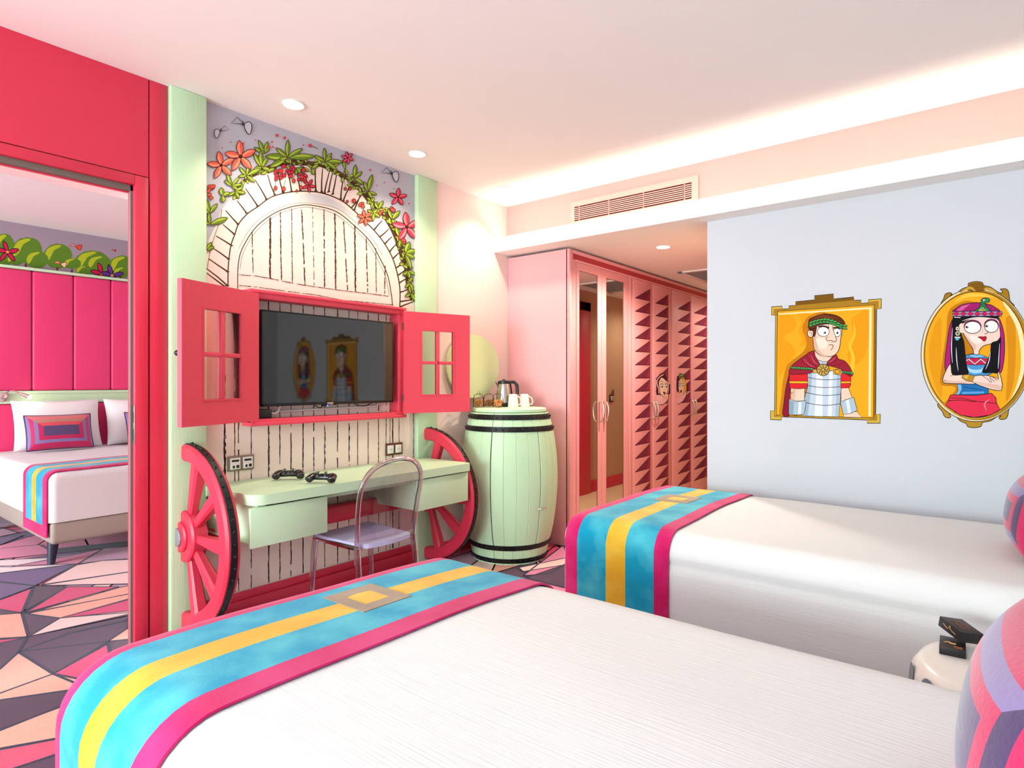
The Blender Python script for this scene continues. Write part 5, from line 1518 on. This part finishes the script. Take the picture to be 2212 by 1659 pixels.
A = Art(qp, (0, -1, 0), .0030)
VE = '#B01A78'
A.shape([(470, 480), (430, 560), (410, 700), (388, 860), (385, 960), (398, 1002), (440, 930), (470, 700)], VE, 7)
A.shape([(925, 470), (970, 540), (994, 680), (990, 860), (965, 1000), (925, 1004), (915, 800)], VE, 7)
A.shape([(478, 400), (500, 360), (560, 325), (640, 308), (720, 302), (840, 322), (900, 352), (935, 395), (720, 420)], '#A01C68', 7)
A.fill([(500, 385), (560, 335), (640, 318), (560, 385)], '#D05A9A')
A.shape([(600, 850), (640, 832), (700, 825), (790, 850), (822, 880), (830, 1000), (870, 1020), (760, 1062), (620, 1062), (600, 960)], '#4A94D0', 6)
A.shape([(510, 1130), (520, 1200), (495, 1246), (660, 1250), (832, 1250), (832, 1150), (700, 1120)], '#1F6CB0', 6, smooth=False)
A.fill([(515, 1140), (550, 1140), (555, 1190), (530, 1240), (500, 1242), (522, 1200)], '#7AB8E4'); A.fill([(560, 1215), (780, 1210), (790, 1230), (560, 1238)], '#5AA0D8'); A.line([(575, 1160), (600, 1168), (760, 1195)], 6, '#0F3A6A', True)
A.fill([(612, 960), (640, 1010), (700, 1025), (760, 1010), (790, 960), (745, 985), (660, 985)], '#A9D4F0', True)
A.shape([(590, 872), (700, 868), (822, 876), (812, 935), (700, 940), (598, 936)], '#C81E4A', 5, smooth=False)
A.line([(592, 900), (630, 882), (690, 930), (752, 880), (800, 922)], 16, INK); A.line([(592, 900), (630, 882), (690, 930), (752, 880), (800, 922)], 10, '#CFE4F4')
A.shape([(620, 845), (700, 868), (790, 852), (740, 832), (680, 830)], '#7AB8E4', 4)
A.shape([(432, 1262), (445, 1246), (560, 1246), (700, 1250), (862, 1230), (905, 1275), (912, 1330), (950, 1398), (850, 1452), (690, 1476), (540, 1452), (390, 1352), (420, 1310)], '#E02E4C', 7, smooth=False)
for pts in ([(438, 1275), (560, 1282), (700, 1310), (910, 1332)], [(425, 1305), (560, 1300), (700, 1318)]): A.line(pts, 6, INK, True)
A.line([(840, 1290), (790, 1340), (810, 1410)], 14, '#F08090', True, taper=True)
# face and neck
A.shape([(560, 500), (560, 580), (590, 650), (640, 725), (672, 780), (682, 828), (728, 832), (738, 790), (780, 745), (860, 722), (935, 690), (952, 630), (945, 560), (930, 480), (820, 455), (640, 465)], '#F0D0C4', 7)
A.fill([(575, 610), (640, 680), (700, 740), (690, 790), (660, 750), (600, 660)], '#E2B8A8', True); A.fill([(640, 640), (720, 650), (760, 700), (720, 725), (660, 700)], '#F8E2DA', True)
# hair
A.shape([(470, 440), (940, 436), (932, 474), (830, 458), (740, 455), (640, 470), (580, 500), (548, 560), (520, 640), (455, 600), (458, 500)], '#0E0B10', 5, smooth=False)
A.shape([(468, 480), (455, 560), (446, 700), (442, 860), (455, 960), (466, 1036), (540, 1038), (622, 1030), (605, 940), (592, 820), (578, 700), (556, 640), (545, 560), (520, 490)], '#0E0B12', 6)
A.shape([(862, 718), (920, 694), (956, 664), (950, 820), (936, 1006), (860, 1018), (768, 1012), (815, 910), (850, 800)], '#0E0B12', 6)
for pts in ([(462, 560), (452, 760), (462, 920)], [(500, 760), (505, 880), (520, 1000)], [(850, 800), (835, 900), (800, 985)], [(945, 720), (935, 880), (930, 980)]): A.line(pts, 9, '#D8D8E4', True, taper=True)
A.line([(560, 490), (650, 464), (760, 455), (925, 470)], 9, '#E8E4EA', True, taper=True); A.line([(480, 452), (545, 456)], 7, '#E8E4EA')
A.shape([(540, 520), (580, 520), (582, 600), (545, 610), (525, 570)], '#F0D0C4', 0); A.shape(ellipse(512, 568, 20, 22), '#F0D0C4', 6, smooth=False); A.fill(ellipse(512, 568, 6, 7), INK)
# head band and snake
A.shape([(466, 395), (720, 388), (964, 390), (972, 412), (962, 440), (720, 442), (474, 444), (464, 420)], '#9D8AC6', 7, smooth=False)
for k in range(7):
    x = 502 + 72 * k; A.shape([(x - 34, 416), (x, 393), (x + 34, 416), (x, 440)], '#CE2048', 5, smooth=False)
A.shape([(690, 388), (735, 355), (752, 300), (760, 268), (795, 254), (835, 262), (842, 285), (828, 298), (802, 300), (805, 340), (838, 386)], '#2F8A50', 7)
A.fill([(725, 386), (770, 345), (810, 386)], '#9AD08A'); A.fill(ellipse(768, 378, 16, 10), '#E8A030')
for y in (305, 325, 345, 365): A.line([(752, y), (800, y + 6)], 7, '#12301C')
A.shape(ellipse(785, 276, 13, 13), '#FFFFFF', 5, smooth=False); A.fill(ellipse(788, 276, 5, 5), INK)
# eyes, nose, mouth
for x, y, rx, ry, px_ in ((668, 556, 84, 62, 610), (860, 546, 70, 62, 812)):
    A.fill(ellipse(x, y - 12, rx + 8, ry + 6), '#9A3068'); A.shape(ellipse(x, y, rx, ry), '#FAF7F0', 7, smooth=False)
    A.fill(ellipse(px_, y - 4, 15, 13), INK); A.fill(ellipse(px_ + 5, y - 9, 4, 4), '#FFFFFF')
A.line([(560, 515), (600, 500), (660, 488), (730, 505)], 7, INK, True); A.line([(795, 505), (850, 482), (920, 495)], 7, INK, True)
A.line([(790, 618), (812, 620), (822, 606), (812, 590)], 6, INK, True); A.line([(770, 570), (768, 605)], 4, '#C89484')
A.shape([(724, 656), (750, 650), (775, 652), (800, 648), (810, 664), (795, 695), (775, 692), (755, 672)], '#C5142B', 5); A.line([(728, 658), (775, 668), (808, 660)], 5, '#6A0A18', True)
# earring
A.shape(ellipse(515, 618, 26, 26), '#E8E4C0', 5, smooth=False)
for k in range(8): A.line([(515, 618), (515 + 24 * math.cos(k * PI / 4), 618 + 24 * math.sin(k * PI / 4))], 5, '#3A3A20')
A.shape([(482, 650), (546, 650), (540, 665), (488, 665)], '#F2F2EE', 4, smooth=False); A.shape([(486, 665), (540, 665), (520, 690), (498, 690)], '#5AB0DA', 4, smooth=False)
for x in (492, 508, 522): A.line([(x, 694), (x, 712)], 5, INK)
# crossed arms
A.shape([(440, 930), (462, 1036), (560, 1040), (640, 1052), (690, 1060), (700, 1110), (680, 1135), (560, 1132), (395, 1126), (364, 1095), (385, 1020)], '#F0D0C4', 7, smooth=True)
A.fill([(375, 1085), (440, 1100), (560, 1105), (640, 1110), (560, 1128), (400, 1120)], '#E2B8A8', True)
A.shape([(938, 1006), (962, 1080), (972, 1150), (962, 1200), (920, 1202), (840, 1185), (740, 1150), (664, 1112), (684, 1052), (740, 1044), (830, 1048), (900, 1070), (935, 1090), (925, 1020)], '#F0D0C4', 7, smooth=False)
A.fill([(680, 1110), (780, 1150), (900, 1185), (955, 1190), (950, 1150), (800, 1125)], '#E2B8A8', True)
for pts in ([(770, 1050), (820, 1085), (850, 1118), (862, 1108), (840, 1070)], [(840, 1060), (880, 1100), (892, 1118)], [(870, 1060), (905, 1090), (922, 1098)]): A.line(pts, 5, INK, True)
A.shape([(570, 1038), (630, 1036), (688, 1052), (664, 1114), (600, 1098), (556, 1068)], '#B98A22', 6, smooth=False); A.fill([(590, 1045), (630, 1042), (610, 1085), (575, 1068)], '#D8B04A')
A.line([(440, 1055), (470, 1042)], 5, INK); A.line([(380, 1095), (392, 1106)], 5, INK)
A.build('painted_queen', pr2)

# ================================================================== painted bushes above the headboard in the next room
bp_ = lambda u, v: on_x(u * .2713, 450 + v * .2713, HX)
fz = thing('art_frieze', 'painted frieze of round green bushes and flowers above the pink headboard', 'mural', (HX, 1.9, 2.5))
A = Art(bp_, (1, 0, 0), .0012)
BG, BL, BD = '#5F8A2C', '#B6C62E', '#3E5E20'
r = random.Random(9)
for x, y, rx, ry in ((-120, 330, 110, 100), (30, 315, 80, 110), (215, 335, 112, 98), (460, 380, 108, 92), (735, 430, 130, 88), (970, 460, 95, 78), (1110, 480, 60, 60), (1230, 520, 110, 80), (1370, 545, 90, 70), (1500, 575, 100, 66), (1290, 560, 60, 36), (1620, 590, 80, 60), (1440, 590, 56, 34), (-20, 440, 90, 40), (125, 405, 66, 44), (295, 410, 86, 64), (575, 440, 66, 40), (790, 440, 90, 60), (665, 495, 60, 34), (968, 510, 62, 40)):
    A.fill([(x + rx * 1.05 * (1 + r.uniform(-.03, .06)) * math.cos(a), y + ry * 1.05 * (1 + r.uniform(-.03, .06)) * math.sin(a)) for a in [2 * PI * k / 44 for k in range(44)]], BD if False else BG)
    A.fill(spline([(x - rx * .98, y + ry * .05), (x - rx * .72, y - ry * .66), (x - rx * .05, y - ry * .96), (x + rx * .25, y - ry * .85), (x - rx * .25, y - ry * .5), (x - rx * .45, y - ry * .1), (x - rx * .75, y + ry * .5)], True, 4), BL)
for x, y in ((205, 440), (455, 468), (572, 488), (958, 545)): A.line([(x, y), (x, y + 26)], 16, '#6A3A20')
for x, y, c in ((60, 348, '#D02252'), (812, 522, '#D02252'), (892, 535, '#6A3A9A')):
    for a in (-1.9, -.2, .9, 2.3, 3.4): A.leaf(x, y, a, 92, 34, c, c, 6, INK)
    A.fill(ellipse(x, y, 12, 10), '#F0B040')
for x, y, s_ in ((600, 300, 1), (478, 438, 1.05), (905, 332, .35)):
    A.shape([(x - 50 * s_, y - 2), (x - 20 * s_, y - 18 * s_), (x + 4, y + 4)], '#F2A48A', 5, '#A02A20', smooth=False); A.shape([(x + 6, y + 4), (x + 46 * s_, y - 8 * s_), (x + 44 * s_, y + 20 * s_), (x + 30 * s_, y + 32 * s_)], '#E8503C' if s_ < 1.02 else '#F2D8B0', 5, '#A02A20')
A.build('bushes', fz)

# ================================================================== camera, sky, exposure
w = bpy.data.worlds.new('sky'); bpy.context.scene.world = w; w.use_nodes = True
bg = w.node_tree.nodes['Background']; bg.inputs[0].default_value = (.80, .90, 1, 1); bg.inputs[1].default_value = 2.0
cam = bpy.data.cameras.new('camera'); co = bpy.data.objects.new('camera', cam); C.objects.link(co)
co.location = (0, 0, CAM_Z); co.rotation_euler = (PI / 2, 0, YAW)
cam.sensor_width = 36; cam.lens = 36 * F_PX / 2212; cam.shift_y = -3.5 / 2212; cam.clip_start = .02
sc = bpy.context.scene; sc.camera = co
vs_ = sc.view_settings; vs_.view_transform = 'Standard'; vs_.look = 'None'; vs_.gamma = 1; vs_.use_curve_mapping = False
vs_.exposure = 0.12
sc.cycles.use_denoising = True; sc.cycles.max_bounces = 8; sc.cycles.use_adaptive_sampling = True; sc.cycles.adaptive_threshold = .025; sc.cycles.diffuse_bounces = 4; sc.cycles.transparent_max_bounces = 12
sc.cycles.transmission_bounces = 6; sc.cycles.sample_clamp_indirect = 6; sc.cycles.caustics_reflective = False; sc.cycles.caustics_refractive = False
